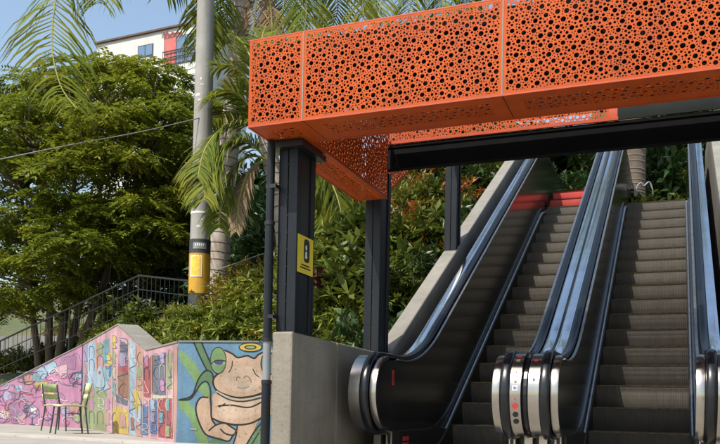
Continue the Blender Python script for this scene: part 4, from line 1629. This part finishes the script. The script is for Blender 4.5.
# ------------------------------------------------------------------ trees
def tree(name, label, base_px, D0, outline, npad, sprays, m_leaf, seed, depth, pad_r, leaflet, stems, zbase):
    rg = np.random.default_rng(seed)
    rp_ = random.Random(seed)
    base = at(*base_px, D=D0)
    base.z = zbase
    root = thing(name, label, 'tree', base)
    poly = outline

    def inside(x, y):
        c = False
        j = len(poly) - 1
        for i in range(len(poly)):
            xi, yi = poly[i]
            xj, yj = poly[j]
            if (yi > y) != (yj > y) and x < (xj - xi) * (y - yi) / (yj - yi) + xi:
                c = not c
            j = i
        return c

    def edge(x, y):
        best = 1e9
        for i in range(len(poly)):
            a, b_ = poly[i - 1], poly[i]
            dx, dy = b_[0] - a[0], b_[1] - a[1]
            t = max(0, min(1, ((x - a[0]) * dx + (y - a[1]) * dy) / (dx * dx + dy * dy)))
            best = min(best, math.hypot(x - a[0] - t * dx, y - a[1] - t * dy))
        return best
    xs_ = [q[0] for q in poly]
    ys_ = [q[1] for q in poly]
    pads = []
    tries = 0
    while len(pads) < npad and tries < 20000:
        tries += 1
        x, y = rp_.uniform(min(xs_), max(xs_)), rp_.uniform(min(ys_), max(ys_))
        if not inside(x, y):
            continue
        dd_ = min(1.0, edge(x, y) / 70.0)
        dz_ = rp_.uniform(-1, 1)
        dz_ = math.copysign(abs(dz_) ** 0.6, dz_) * depth * math.sqrt(dd_ + 0.06)
        c = at(x, y, D=D0 + dz_)
        r_ = rp_.uniform(*pad_r)
        if any((c - q).length < 0.46 * (r_ + s) for q, s in pads):
            continue
        pads.append((c, r_))
    Bs, Ds, Ls, Ws = [], [], [], []
    for c, r_ in pads:
        k = int(sprays * (r_ / pad_r[1]) ** 2)
        a = rg.uniform(0, 2 * math.pi, k)
        rad = np.sqrt(rg.uniform(0, 1, k)) * r_
        zz = (rg.normal(0, 0.07, k) - 0.30 * (rad / r_) ** 2 + 0.12) * r_
        sb = np.stack([np.cos(a) * rad * 0.8, np.sin(a) * rad * 0.8, zz], 1) + np.array(c)
        out = norm(np.stack([np.cos(a), np.sin(a), rg.uniform(-0.5, 0.35, k)], 1) + rg.normal(0, 0.28, (k, 3)))
        Lr = rg.uniform(0.22, 0.42, k)
        nl = 5
        sd = norm(np.cross(out, np.array([0, 0, 1.0]) + rg.normal(0, 0.3, (k, 3))))
        for j in range(nl):
            t = (j + 0.6) / nl
            pos = sb + out * (Lr * t)[:, None] - np.array([0, 0, 1.0]) * (Lr * t * t * 0.35)[:, None]
            for sg in (-1, 1):
                dl = norm(out * 0.65 + sd * sg * 0.85 + rg.normal(0, 0.12, (k, 3)) - np.array([0, 0, 0.15]))
                Bs.append(pos)
                Ds.append(dl)
                Ls.append(leaflet * rg.uniform(0.75, 1.15, k) * (1.15 - 0.5 * t))
                Ws.append(leaflet * 0.36 * rg.uniform(0.8, 1.2, k))
    B = np.concatenate(Bs)
    V, Ff = leaf_arrays(B, np.concatenate(Ds), np.concatenate(Ls), np.concatenate(Ws), 0.12, 0.12, rg=rg, wob=0.22)
    child(obj_from('crown', np_mesh('crown', V, Ff, m_leaf)), root)
    # stems and limbs
    allb = MB()
    tips = []
    for (bx, by, tx, ty, r0) in stems:
        p0 = at(bx, by, D=D0 + rp_.uniform(-0.3, 0.3))
        p0.z = zbase
        p1 = at(tx, ty, D=D0 + rp_.uniform(-1, 1))
        pts = []
        for i in range(9):
            t = i / 8
            q = p0.lerp(p1, t) + Vector((math.sin(t * 5 + bx), math.cos(t * 4 + by), 0)) * 0.10 * t
            pts.append(q)
        b = MB()
        b.tube(pts, [r0 * (1.15 - 0.75 * i / 8) for i in range(9)], 10)
        child(b.build('trunk', m_bark, smooth=True), root)
        tips.append(pts)
    lb = MB()
    for c, r_ in pads:
        best = None
        for pts in tips:
            for q in pts[2:]:
                dq = (q - c).length + max(0, q.z - c.z) * 2
                if best is None or dq < best[0]:
                    best = (dq, q)
        q = best[1]
        if (c - q).length > 3.6:
            continue
        m_ = q.lerp(c, 0.5) + Vector((rp_.uniform(-.15, .15), rp_.uniform(-.15, .15), -0.12))
        lb.tube([q, m_, c + Vector((0, 0, -0.08))], [0.035, 0.022, 0.010], 5, cap=False)
    child(lb.build('limbs', m_bark, smooth=True), root)
    return root


OUT1 = [(-45, 95), (-20, 82), (2, 88), (20, 72), (45, 78), (70, 66), (90, 58), (125, 54), (160, 66), (188, 82), (203, 104), (204, 150), (198, 185), (206, 225), (196, 255), (165, 266), (130, 272), (98, 292), (60, 306), (30, 312), (-15, 315), (-45, 290), (-50, 225), (-12, 210), (12, 205), (22, 185), (0, 168), (-45, 160)]
tree('shade_tree', 'large multi-stemmed feathery-leaved tree behind the pink wall', (62, 352), 19.5, OUT1, 205, 150, m_tree, 5, 3.1, (0.5, 1.05), 0.155,
     [(40, 350, 20, 190, 0.08), (50, 350, 45, 150, 0.085), (57, 352, 85, 130, 0.10), (63, 352, 110, 170, 0.09), (70, 350, 150, 150, 0.10), (76, 348, 175, 210, 0.07)], 1.2)
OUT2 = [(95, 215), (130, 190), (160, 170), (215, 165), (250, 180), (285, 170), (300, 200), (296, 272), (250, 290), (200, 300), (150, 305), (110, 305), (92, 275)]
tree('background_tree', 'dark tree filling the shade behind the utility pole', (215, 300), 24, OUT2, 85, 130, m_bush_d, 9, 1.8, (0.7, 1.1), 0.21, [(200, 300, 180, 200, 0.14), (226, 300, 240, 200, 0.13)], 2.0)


# ------------------------------------------------------------------ palms
def frond(root, pts, ll, m_leaf, seed, nl=34, hang=0.35, name='frond'):
    """pts: rachis control points in the scene; one mesh of rachis and leaflets"""
    rg = np.random.default_rng(seed)
    C = np.array(smooth_curve([tuple(q) for q in pts], False, 8))
    seg = np.linalg.norm(np.diff(C, axis=0), axis=1)
    cum = np.concatenate([[0], np.cumsum(seg)])
    tot = cum[-1]
    b = MB()
    b.tube([tuple(q) for q in C], [0.022 * (1 - 0.85 * i / (len(C) - 1)) + 0.003 for i in range(len(C))], 5)
    V, Ff, mi = list(b.v), list(b.f), [1] * len(b.f)
    nl = int(nl * 1.55)
    for i in range(nl):
        t = 0.10 + 0.9 * (i + 0.3) / nl
        s_ = t * tot
        k = min(len(seg) - 1, np.searchsorted(cum, s_) - 1)
        base = C[k] + (C[k + 1] - C[k]) * ((s_ - cum[k]) / max(seg[k], 1e-6))
        ax = (C[k + 1] - C[k]) / max(seg[k], 1e-6)
        sd = np.cross(ax, [0, 0, 1.0])
        if np.linalg.norm(sd) < 0.25:
            sd = np.array([_r.x, _r.y, 0.0])
        sd /= np.linalg.norm(sd)
        nr = np.cross(sd, ax)
        prof = (0.45 + 0.75 * math.sin(math.pi * min(1, t * 0.92 + 0.1))) * ll
        for sg in (-1, 1):
            L = prof * rg.uniform(0.85, 1.1)
            d = ax * 0.62 + sd * sg * 0.85 + nr * rg.uniform(-0.05, 0.28) + rg.normal(0, 0.07, 3)
            d /= np.linalg.norm(d)
            w = 0.0125 + 0.008 * rg.random()
            dn = np.array([0, 0, -1.0])
            p0 = base
            p1 = base + d * L * 0.35 + dn * L * hang * 0.10
            p2 = base + d * L * 0.72 + dn * L * hang * 0.45
            p3 = base + d * L * 0.96 + dn * L * hang * 0.95
            wd = np.cross(d, nr)
            wd = wd / max(np.linalg.norm(wd), 1e-6)
            o_ = len(V)
            V += [tuple(p0 - wd * w * 0.5), tuple(p0 + wd * w * 0.5), tuple(p1 - wd * w), tuple(p1 + wd * w), tuple(p2 - wd * w * 0.8), tuple(p2 + wd * w * 0.8), tuple(p3)]
            Ff += [(o_, o_ + 1, o_ + 3, o_ + 2), (o_ + 2, o_ + 3, o_ + 5, o_ + 4), (o_ + 4, o_ + 5, o_ + 6)]
            mi += [0, 0, 0]
    o = rawmesh(name, V, Ff, [m_leaf, m_rachis], None, mi)
    return child(o, root)


def trunk(root, pts, r0, r1, rings=True, m1=None):
    C = smooth_curve([tuple(q) for q in pts], False, 10)
    N = len(C)
    b = MB()
    b.tube([tuple(q) for q in C], [r0 + (r1 - r0) * i / (N - 1) for i in range(N)], 16)
    t_ = child(b.build('trunk', m1 or m_ptrunk, smooth=True), root)
    if rings:
        L = sum((Vector(C[i + 1]) - Vector(C[i])).length for i in range(N - 1))
        k = int(L / 0.17)
        for i in range(k):
            f = (i + 0.5 + rng.uniform(-.15, .15)) / k * (N - 1)
            j = min(N - 2, int(f))
            q = Vector(C[j]).lerp(Vector(C[j + 1]), f - j)
            ax = (Vector(C[j + 1]) - Vector(C[j])).normalized()
            rr = r0 + (r1 - r0) * f / (N - 1)
            b = MB()
            b.tube([q - ax * 0.012, q, q + ax * 0.012], [rr * 1.005, rr * 1.035, rr * 1.005], 16, cap=False)
            b.build('ring_scar', m_pring, smooth=True).parent = t_


def pxs(l, D):
    out = []
    for i, q in enumerate(l):
        Dq = D[0] + (D[1] - D[0]) * i / (len(l) - 1) if hasattr(D, '__len__') else D
        out.append(at(q[0], q[1], D=Dq))
    return out


palmA = thing('palm_tree', 'tall ringed palm leaning right just behind the utility pole', 'palm', at(216, 312, D=13.6))
trunk(palmA, pxs([(215, 330), (219, 262), (224, 200), (230, 140), (237, 60), (243, -10), (247, -62)], 13.6), 0.185, 0.15)
FA = [([(247, -62), (190, -118), (105, -92), (62, -20), (52, 40), (60, 84), (76, 108)], (13.6, 11.2), 0.95, 52, 0.55),
      ([(247, -62), (205, -85), (150, -62), (112, -28), (100, 4)], (13.6, 12.2), 0.8, 36, 0.6),
      ([(247, -62), (220, -72), (185, -45), (165, -8)], (13.6, 14.6), 0.75, 30, 0.6),
      ([(247, -62), (232, -58), (214, -20), (206, 28), (205, 55)], (13.6, 13.2), 0.62, 36, 0.4),
      ([(247, -62), (270, -70), (296, -40), (306, 0), (304, 36)], (13.6, 13.0), 0.7, 36, 0.45),
      ([(247, -62), (290, -88), (335, -62), (358, -20), (364, 16)], (13.6, 13.0), 0.8, 40, 0.5),
      ([(247, -62), (275, -60), (285, -20), (281, 22), (270, 52)], (13.6, 13.9), 0.6, 34, 0.4),
      ([(247, -62), (300, -75), (328, -40), (338, 4), (330, 34)], (13.6, 14.6), 0.7, 36, 0.45),
      ([(247, -62), (238, -30), (228, 10), (226, 45)], (13.6, 14.2), 0.55, 28, 0.35)]
for i, (l, D, ll, nl, hg) in enumerate(FA):
    frond(palmA, pxs(l, D), ll, m_palm, 300 + i, nl, hg)
for i, l in enumerate(([(247, -55), (256, -10), (252, 40), (244, 66)], [(247, -50), (268, -5), (272, 30), (268, 52)])):
    frond(palmA, pxs(l, (13.6, 13.2)), 0.35, m_palm_dry, 320 + i, 26, 0.5)['label'] = 'dry hanging frond'

palmB = thing('palm_tree', 'shorter palm with arching fronds behind the canopy corner and front column', 'palm', at(290, 318, D=11.9))
trunk(palmB, pxs([(292, 330), (288, 270), (282, 215), (272, 165), (264, 128)], 12.4), 0.16, 0.12)
FB = [([(264, 130), (245, 100), (225, 90), (208, 100)], (12.4, 12.0), 0.55, 34, 0.3),
      ([(264, 130), (250, 85), (232, 66), (214, 68)], (12.4, 12.4), 0.55, 34, 0.25),
      ([(264, 130), (256, 75), (246, 48), (236, 36)], (12.4, 12.9), 0.5, 30, 0.25),
      ([(264, 130), (262, 70), (262, 40), (266, 26)], (12.4, 13.2), 0.5, 30, 0.25),
      ([(264, 130), (240, 122), (218, 132), (204, 152), (198, 178)], (12.4, 11.6), 0.55, 40, 0.5),
      ([(268, 160), (246, 140), (224, 146), (210, 168), (204, 200)], (12.2, 11.5), 0.55, 42, 0.5),
      ([(268, 160), (250, 156), (232, 172), (222, 202), (219, 228)], (12.2, 11.7), 0.45, 36, 0.5),
      ([(264, 130), (285, 110), (310, 120), (330, 150)], (12.4, 12.8), 0.55, 34, 0.5),
      ([(268, 150), (296, 150), (322, 168), (338, 200), (344, 240)], (12.2, 11.4), 0.5, 44, 0.6),
      ([(268, 150), (300, 165), (318, 190), (326, 226)], (12.2, 12.0), 0.45, 36, 0.6),
      ([(264, 130), (250, 112), (228, 112), (206, 126)], (12.4, 13.2), 0.5, 32, 0.35)]
for i, (l, D, ll, nl, hg) in enumerate(FB):
    frond(palmB, pxs(l, D), ll, m_palm, 340 + i, nl, hg)
for i, l in enumerate(([(266, 160), (250, 170), (240, 196), (236, 232)],)):
    frond(palmB, pxs(l, (12.2, 11.5)), 0.20, m_palm_dry, 360 + i, 30, 0.85)['label'] = 'dry brown hanging frond'

palmC = thing('palm_tree', 'palm behind the canopy whose drooping fronds show above its top edge', 'palm', at(505, 190, D=16))
trunk(palmC, pxs([(505, 200), (503, 120), (500, 0), (498, -70)], 16), 0.17, 0.13)
for i, (l, D) in enumerate((([(498, -70), (450, -90), (405, -50), (384, -8), (378, 24)], (16, 14.5)), ([(498, -70), (460, -70), (425, -30), (410, 8), (404, 34)], (16, 15)), ([(498, -70), (475, -60), (450, -20), (438, 18)], (16, 15)),
                            ([(498, -70), (485, -50), (470, -10), (464, 20)], (16, 15.5)), ([(498, -70), (440, -100), (380, -70), (366, -26), (372, 6)], (16, 15)), ([(498, -70), (540, -90), (590, -60), (600, -10)], (16, 15)))):
    frond(palmC, pxs(l, D), 0.8, m_palm, 380 + i, 38, 0.5)
palmD = thing('palm_tree', 'dark palm trunk standing behind the top of the right escalator', 'palm', at(632, 196, Y=16.0))
trunk(palmD, [at(631, 200, Y=16), at(632, 150, Y=16), at(634, 60, Y=16), at(636, -60, Y=16)], 0.27, 0.22, True, m_bark)  # darker tree bark puts shade into the trunk colour
for i in range(7):
    a = i * 0.9
    c = at(636, -60, Y=16)
    frond(palmD, [c, c + Vector((math.cos(a) * 0.8, math.sin(a) * 0.8, 0.6)), c + Vector((math.cos(a) * 1.9, math.sin(a) * 1.9, 0.4)), c + Vector((math.cos(a) * 2.6, math.sin(a) * 2.6, -0.6))], 0.6, m_palm, 400 + i, 30, 0.5)

# ------------------------------------------------------------------ utility pole and wires
m_polec = mat('pole_concrete', (0.22, 0.215, 0.20), 0.8, 0, 0.12, 2, bump=0.2, bscale=30, col2=(0.33, 0.32, 0.30), streak=0.3)
Dp = 12.7
pb, pt = at(198.6, 312, D=Dp), at(207.3, -60, D=Dp)
pole = thing('utility_pole', 'grey concrete utility pole with yellow and black bands', 'pole', Vector((pb.x, pb.y, hill(pb.x, pb.y))))
lo = Vector((pb.x, pb.y, hill(pb.x, pb.y) - 0.1))
b = MB()
b.tube([lo, pb, pt], [0.172, 0.168, 0.128], 24)
child(b.build('shaft', m_polec, smooth=True), pole)


def pband(y0, y1, ex, m1, nm):
    q0, q1 = at(198.6 + (312 - y0) * 0.02339, y0, D=Dp), at(198.6 + (312 - y1) * 0.02339, y1, D=Dp)
    rr = 0.168 - 0.04 * (312 - (y0 + y1) / 2) / 372
    b = MB()
    b.tube([q0, q1], [rr + ex, rr + ex], 24)
    return child(b.build(nm, m1, smooth=True), pole)


m_pblack = mat('pole_black', (0.03, 0.033, 0.035), 0.6, 0, 0.2, 6)
pband(306, 294, 0.006, m_pblack, 'black_band')
pband(294, 254.5, 0.004, m_pole_yellow, 'yellow_band')
pband(254.5, 240.5, 0.006, m_pblack, 'black_band')
pband(215, 213, 0.003, m_white, 'paint_mark')
tw = Vector((EYEP.x - pb.x, EYEP.y - pb.y, 0)).normalized()
sdv = Vector((-tw.y, tw.x, 0))


def plate(px, py, w, h, m1, nm, ex, curved=True):
    c = at(px, py, D=Dp)
    ax = at(198.6 + (312 - py) * 0.02339, py, D=Dp)
    rr = 0.168 - 0.04 * (312 - py) / 372 + ex
    a0 = math.asin(max(-0.95, min(0.95, (c - ax).dot(sdv) / rr)))
    V_, F_ = [], []
    k = 6
    for i in range(k + 1):
        a = a0 + (i / k - 0.5) * w / rr
        for z in (-h / 2, h / 2):
            q = ax + (tw * math.cos(a) + sdv * math.sin(a)) * rr
            V_.append((q.x, q.y, ax.z + z))
    F_ = [(2 * i, 2 * i + 2, 2 * i + 3, 2 * i + 1) for i in range(k)]
    return child(rawmesh(nm, V_, F_, m1), pole)


plate(195.5, 267.5, 0.20, 0.34, m_white, 'notice', 0.008)
plate(195.5, 267.5, 0.165, 0.30, mat('notice_face', (0.70, 0.46, 0.06), 0.7, 0, 0.2, 20), 'notice', 0.010)
plate(199.5, 247.5, 0.22, 0.10, mat('grey_plate', (0.22, 0.23, 0.24), 0.5, 0.2, 0.2, 20), 'number_plate', 0.010)
for i in range(5):
    plate(195.5 + i * 2.0, 246.6, 0.016, 0.035, m_white, 'number_mark', 0.012)
rp = random.Random(5)
for i in range(9):
    plate(196 + rp.uniform(0, 8), rp.uniform(60, 235), rp.uniform(0.03, 0.08), rp.uniform(0.01, 0.05), mat('flyer_scrap', (0.55, 0.54, 0.52), 0.8) if i == 0 else bpy.data.materials['flyer_scrap'], 'paper_scrap', 0.0015)

m_wire = mat('cable', (0.05, 0.05, 0.05), 0.6)
for (l, D, lab) in (([(-60, 172), (60, 147), (140, 132), (204, 117)], (11.0, 12.6), 'thin black cable crossing in front of the big tree to the pole'),):
    b = MB()
    C = smooth_curve([tuple(q) for q in pxs(l, D)], False, 8)
    b.tube([tuple(q) for q in C], 0.008, 6)
    tag(b.build('cable', mat('cable_grey', (0.16, 0.16, 0.15), 0.5), smooth=True), lab, 'cable')
b = MB()
C = smooth_curve([tuple(q) for q in pxs([(214, 271), (240, 262), (272, 252), (330, 246)], (12.7, 12.3))], False, 8)
b.tube([tuple(q) for q in C], 0.009, 6)
tag(b.build('cable', bpy.data.materials['cable_grey'], smooth=True), 'grey cable running right from the pole above the yellow bush', 'cable')

# ------------------------------------------------------------------ stair railing
rail = thing('railing', 'black metal stair railing climbing behind the pink wall', 'railing', at(60, 345, D=14.6))
RP = pxs([(-60, 368), (0, 341), (70, 308), (139, 275.5), (189, 281)], (19.2, 13.8))
for dz_, r_, nm in ((0, 0.020, 'handrail'), (-0.26, 0.010, 'rail'), (-0.62, 0.010, 'rail')):
    b = MB()
    b.tube([q + Vector((0, 0, dz_)) for q in RP], r_, 8)
    child(b.build(nm, m_black, smooth=True), rail)
for i in range(len(RP) - 1):
    a, c = RP[i], RP[i + 1]
    L = (c - a).length
    k = max(2, int(L / 0.16))
    for j in range(k):
        q = a.lerp(c, j / k)
        post = j == 0
        b = MB()
        b.tube([q + Vector((0, 0, -1.0 if post else -0.62)), q + Vector((0, 0, -0.01))], 0.018 if post else 0.006, 6)
        child(b.build('post' if post else 'baluster', m_black, smooth=True), rail)
# low wall and road far left behind the tree
rw = thing('retaining_wall', 'grey retaining wall far behind the stair railing at the left edge', 'wall', at(20, 350, D=24))
m_rw = mat('grey_wall', (0.20, 0.20, 0.19), 0.9, 0, 0.15, 1, bump=0.2, streak=0.3)
q0, q1 = at(-90, 336, D=27), at(75, 322, D=25)
for i in range(5):
    a, c = q0.lerp(q1, i / 5 + 0.002), q0.lerp(q1, (i + 1) / 5 - 0.002)
    a.z = c.z = 2.65
    b = MB()
    b.add([(a.x, a.y, 0.5), (c.x, c.y, 0.5), (c.x, c.y, 2.65), (a.x, a.y, 2.65), (a.x - .1, a.y + .25, 0.5), (c.x - .1, c.y + .25, 0.5), (c.x - .1, c.y + .25, 2.65), (a.x - .1, a.y + .25, 2.65)],
          [(0, 1, 2, 3), (4, 7, 6, 5), (3, 2, 6, 7), (0, 3, 7, 4), (1, 5, 6, 2)])
    child(b.build('wall_panel', m_rw), rw)
b = MB()
b.add([q0 + Vector((0, .3, 0.02 - q0.z + 2.62)), q1 + Vector((0, .3, 0.02 - q1.z + 2.62)), q1 + Vector((-2, 6, 3.0 - q1.z)), q0 + Vector((-2, 6, 3.0 - q0.z))], [(0, 1, 2, 3)])
structure(b.build('road', mat('dusty_road', (0.24, 0.22, 0.19), 0.9, 0, 0.12, 0.6)))
b = MB()
gv, gf = [], []
e0 = q0 + Vector((-2, 6, 0))
e1 = q1 + Vector((-2, 6, 0))
for i in range(12):
    for j in range(10):
        q = e0.lerp(e1, i / 11) + Vector((-0.4 * j, 1.6 * j, 0))
        gv.append((q.x, q.y, 2.98 + 0.32 * j + 0.2 * math.sin(i * 2.1 + j)))
for i in range(11):
    for j in range(9):
        a = i * 10 + j
        gf.append((a, a + 1, a + 11, a + 10))
structure(rawmesh('bank', gv, gf, mat('dry_bank', (0.16, 0.11, 0.065), 0.95, 0, 0.3, 0.8, col2=(0.12, 0.13, 0.04), bump=0.4, bscale=6), smooth=True))
for i in range(12):
    q = e0.lerp(e1, (i + 0.5) / 12) + Vector((-0.8, 2.0 + rng.uniform(0, 3), 0))
    shrub('yellow' if i % 3 == 0 else 'broad', (q.x, q.y, 3.2), 1.6, 'bush on the dry bank far left behind the tree trunks', 'bushes on the dry bank')
for i in range(12):
    c = at(-14 + i * 9.5, 358 - i * 1.5, D=20.5 + rng.uniform(-0.6, 1.5))
    shrub('broad', (c.x, c.y, c.z - 0.5), 0.85, ['leafy shrub at the left edge behind the stair railing', 'leafy shrub behind the railing, left of the tree stems', 'leafy shrub behind the railing at the tree stems', 'leafy shrub behind the railing, right of the tree stems'][min(3, i // 3)], 'shrubs behind the stair railing')

# ------------------------------------------------------------------ white building on the hill
m_bw = mat('whitewash', (0.62, 0.62, 0.61), 0.85, 0, 0.08, 0.5, bump=0.1, bscale=5, col2=(0.52, 0.51, 0.49), streak=0.16)
m_bglass = mat('window_glass', (0.10, 0.18, 0.30), 0.06, 0, 0.15, 0.6, spec=0.9)
m_curtain = mat('red_curtain', (0.55, 0.13, 0.12), 0.8, 0, 0.12, 2)
m_bframe = mat('dark_window_frame', (0.07, 0.06, 0.06), 0.5)
bld = thing('building', 'white building with red curtained window on the hill behind the trees', 'building', at(150, 120, D=44))
TR, TL = at(201, 22.5, D=42), at(95, 45.5, D=44.9)
TL.z = TR.z
uL = (TL - TR)
uL.z = 0
uL.normalize()
bn = Vector((-uL.y, uL.x, 0))
if bn.dot(EYEP - TR) < 0:
    bn = -bn
WB = 7.0


def bp(u_, v_, o_=0.0):
    return TR + uL * u_ + Vector((0, 0, v_)) + bn * o_


b = MB()
cc = bp(WB / 2, -6.5, -2.3)
b.obox(cc, uL * (WB / 2), bn * 2.3, Vector((0, 0, 6.5)))
child(b.build('wall', m_bw), bld)
b = MB()
b.obox(bp(WB / 2, 0.05, -2.3), uL * (WB / 2 + 0.12), bn * 2.42, Vector((0, 0, 0.05)))
child(b.build('roof_edge', mat('rust_edge', (0.10, 0.06, 0.045), 0.8, 0, 0.3, 3)), bld)


def buv(px, py):
    q = on_wall(px, py, TR, TR + uL)
    return (q - TR).dot(uL), q.z - TR.z


def brect(nm, p0, p1, o0, o1, m1, par=bld):
    (u0, v0), (u1, v1) = p0, p1
    b = MB()
    b.obox(bp((u0 + u1) / 2, (v0 + v1) / 2, (o0 + o1) / 2), uL * abs(u1 - u0) / 2, bn * (o1 - o0) / 2, Vector((0, 0, abs(v1 - v0) / 2)))
    return child(b.build(nm, m1), par)


def window(px0, px1, pyt, pyb, curtain):
    u0, vt = buv(px0, pyt)
    u1, _ = buv(px1, pyt)
    _, vb = buv((px0 + px1) / 2, pyb)
    f = brect('window', (u0 + 0.06, vt + 0.06), (u1 - 0.06, vb - 0.06), 0.0, 0.03, m_bframe)
    um = u0 + (u1 - u0) * 0.40 if curtain else u0
    k = 2

    def pane(a, c, m1, nm):
        (q0, q1) = (a, c)
        b = MB()
        b.obox(bp((q0 + q1) / 2, (vt + vb) / 2, 0.032), uL * abs(q1 - q0) / 2, bn * 0.012, Vector((0, 0, abs(vt - vb) / 2)))
        o = b.build(nm, m1)
        o.parent = f
        o.matrix_parent_inverse = (Matrix.Translation(bld.location)).inverted() @ Matrix.Identity(4)
        o.matrix_parent_inverse = Matrix.Translation(bld.location).inverted()
        o.matrix_parent_inverse = Matrix.Identity(4)
        return o
    if curtain:
        pane(u0, um + 0.03, m_curtain, 'curtain')
        h = (u1 - um) / 2
        pane(um - 0.03, um + h + 0.03, m_bglass, 'pane')
        pane(um + h - 0.03, u1, m_bglass, 'pane')
    else:
        h = (u1 - u0) / 2
        pane(u0, u0 + h + 0.03, m_bglass, 'pane')
        pane(u0 + h - 0.03, u1, m_bglass, 'pane')
    return f


window(165.5, 194.5, 40, 62.5, True)
window(139, 152.5, 47.5, 56, False)
u0, v0 = buv(164, 60)
u1, v1 = buv(196, 57)
for t in (0.0, 0.35):
    b = MB()
    b.tube([bp(u0, v0 + t, 0.12), bp(u1, v0 + t + 0.02, 0.12)], 0.03, 6)
    child(b.build('balcony_rail', m_bframe), bld)
for i in range(9):
    b = MB()
    uu = u0 + (u1 - u0) * i / 8
    b.tube([bp(uu, v0 - 0.5, 0.12), bp(uu, v0 + 0.36, 0.12)], 0.015, 5)
    child(b.build('balcony_bar', m_bframe), bld)
# painted emblem in red over the window
for k, (a, c) in enumerate((((162, 38.5), (163.5, 32)), ((164, 40), (167.5, 31)), ((168, 39), (172.5, 31.5)), ((173, 38.5), (177.5, 30.5)), ((178, 37), (182, 30)))):
    ua, va = buv(*a)
    ub, vb = buv(*c)
    b = MB()
    m_ = (ua + ub) / 2
    pts = [bp(ua, va, 0.012), bp(ub, va + 0.02, 0.012), bp(ub - 0.02, vb, 0.012), bp(m_, vb - 0.12, 0.012), bp(ua + 0.03, vb - 0.02, 0.012)]
    b.add(pts, [(0, 1, 2, 3, 4)])
    child(b.build('graffiti_mark', PM['red'] if k else PM['olive']), bld)
# rusty awning at the right end
b = MB()
b.add([bp(-0.1, -0.1, 0.05), bp(-2.2, -1.0, -2.0), bp(-2.2, -1.15, -2.0), bp(-0.1, -0.3, 0.05)], [(0, 1, 2, 3)])
o = b.build('awning', bpy.data.materials['rust_edge'])
o.modifiers.new('t', 'SOLIDIFY').thickness = 0.12
child(o, bld)

# ------------------------------------------------------------------ upper landing furniture
m_wmetal = mat('white_tube', (0.24, 0.24, 0.23), 0.4, 0, 0.06, 6)
wr = thing('metal_rack', 'white bent-tube metal rack at the head of the right escalator', 'rack', at(655, 196, Y=14.2))
zl = 3.74
for i, (x0, x1) in enumerate(((616, 634), (636, 652))):
    pts = pxs([(x0, 196), (x0 + 1, 187), (x0 + 5, 183), ((x0 + x1) / 2, 186), (x1 - 3, 182), (x1, 188), (x1 + 1, 196)], 13.6)
    b = MB()
    b.tube([tuple(q) for q in smooth_curve([tuple(q) for q in pts], False, 6)], 0.014, 8)
    child(b.build('hoop', m_wmetal, smooth=True), wr)
for px, k_ in ((648, 'broad'), (658, 'yellow'), (668, 'broad'), (679, 'croton'), (688, 'broad'), (612, 'dark'), (604, 'broad')):
    q = at(px, 196, Y=14.9 + rng.uniform(-0.3, 0.3))
    shrub(k_, (q.x, q.y, 3.74), rng.uniform(0.75, 0.95), {'broad': 'broad-leaved shrub', 'yellow': 'small yellowish bush', 'croton': 'orange-leaved croton', 'dark': 'dark shrub'}[k_] + ' on the upper landing ' + ('left of the palm trunk' if px < 620 else 'right of the palm trunk, nearer to it' if px < 662 else 'right of the palm trunk, near the right handrail'), 'plants on the upper landing')
for i, px in enumerate((600, 612, 643, 652, 661, 670, 680, 690, 700)):
    q = at(px, 170, Y=17.2 + 0.5 * (i % 3))
    shrub('dark' if i % 2 else 'broad', (q.x, q.y, 3.6 + (q.y - 15.6) * 0.62), 1.35, ('dark' if i % 2 else 'lighter') + ' shrub filling the bank ' + ('left' if px < 620 else 'just right' if px < 665 else 'far right') + ' of the palm trunk at the top', 'shrubs behind the upper landing')
    q = at(px + 4, 150, Y=19.0)
    shrub('broad' if i % 2 else 'dark', (q.x, q.y, 3.6 + (q.y - 15.6) * 0.62), 1.5, ('lighter' if i % 2 else 'dark') + ' shrub highest on the bank, ' + ('left' if px < 620 else 'just right' if px < 665 else 'far right') + ' of the palm trunk at the top', 'shrubs behind the upper landing')
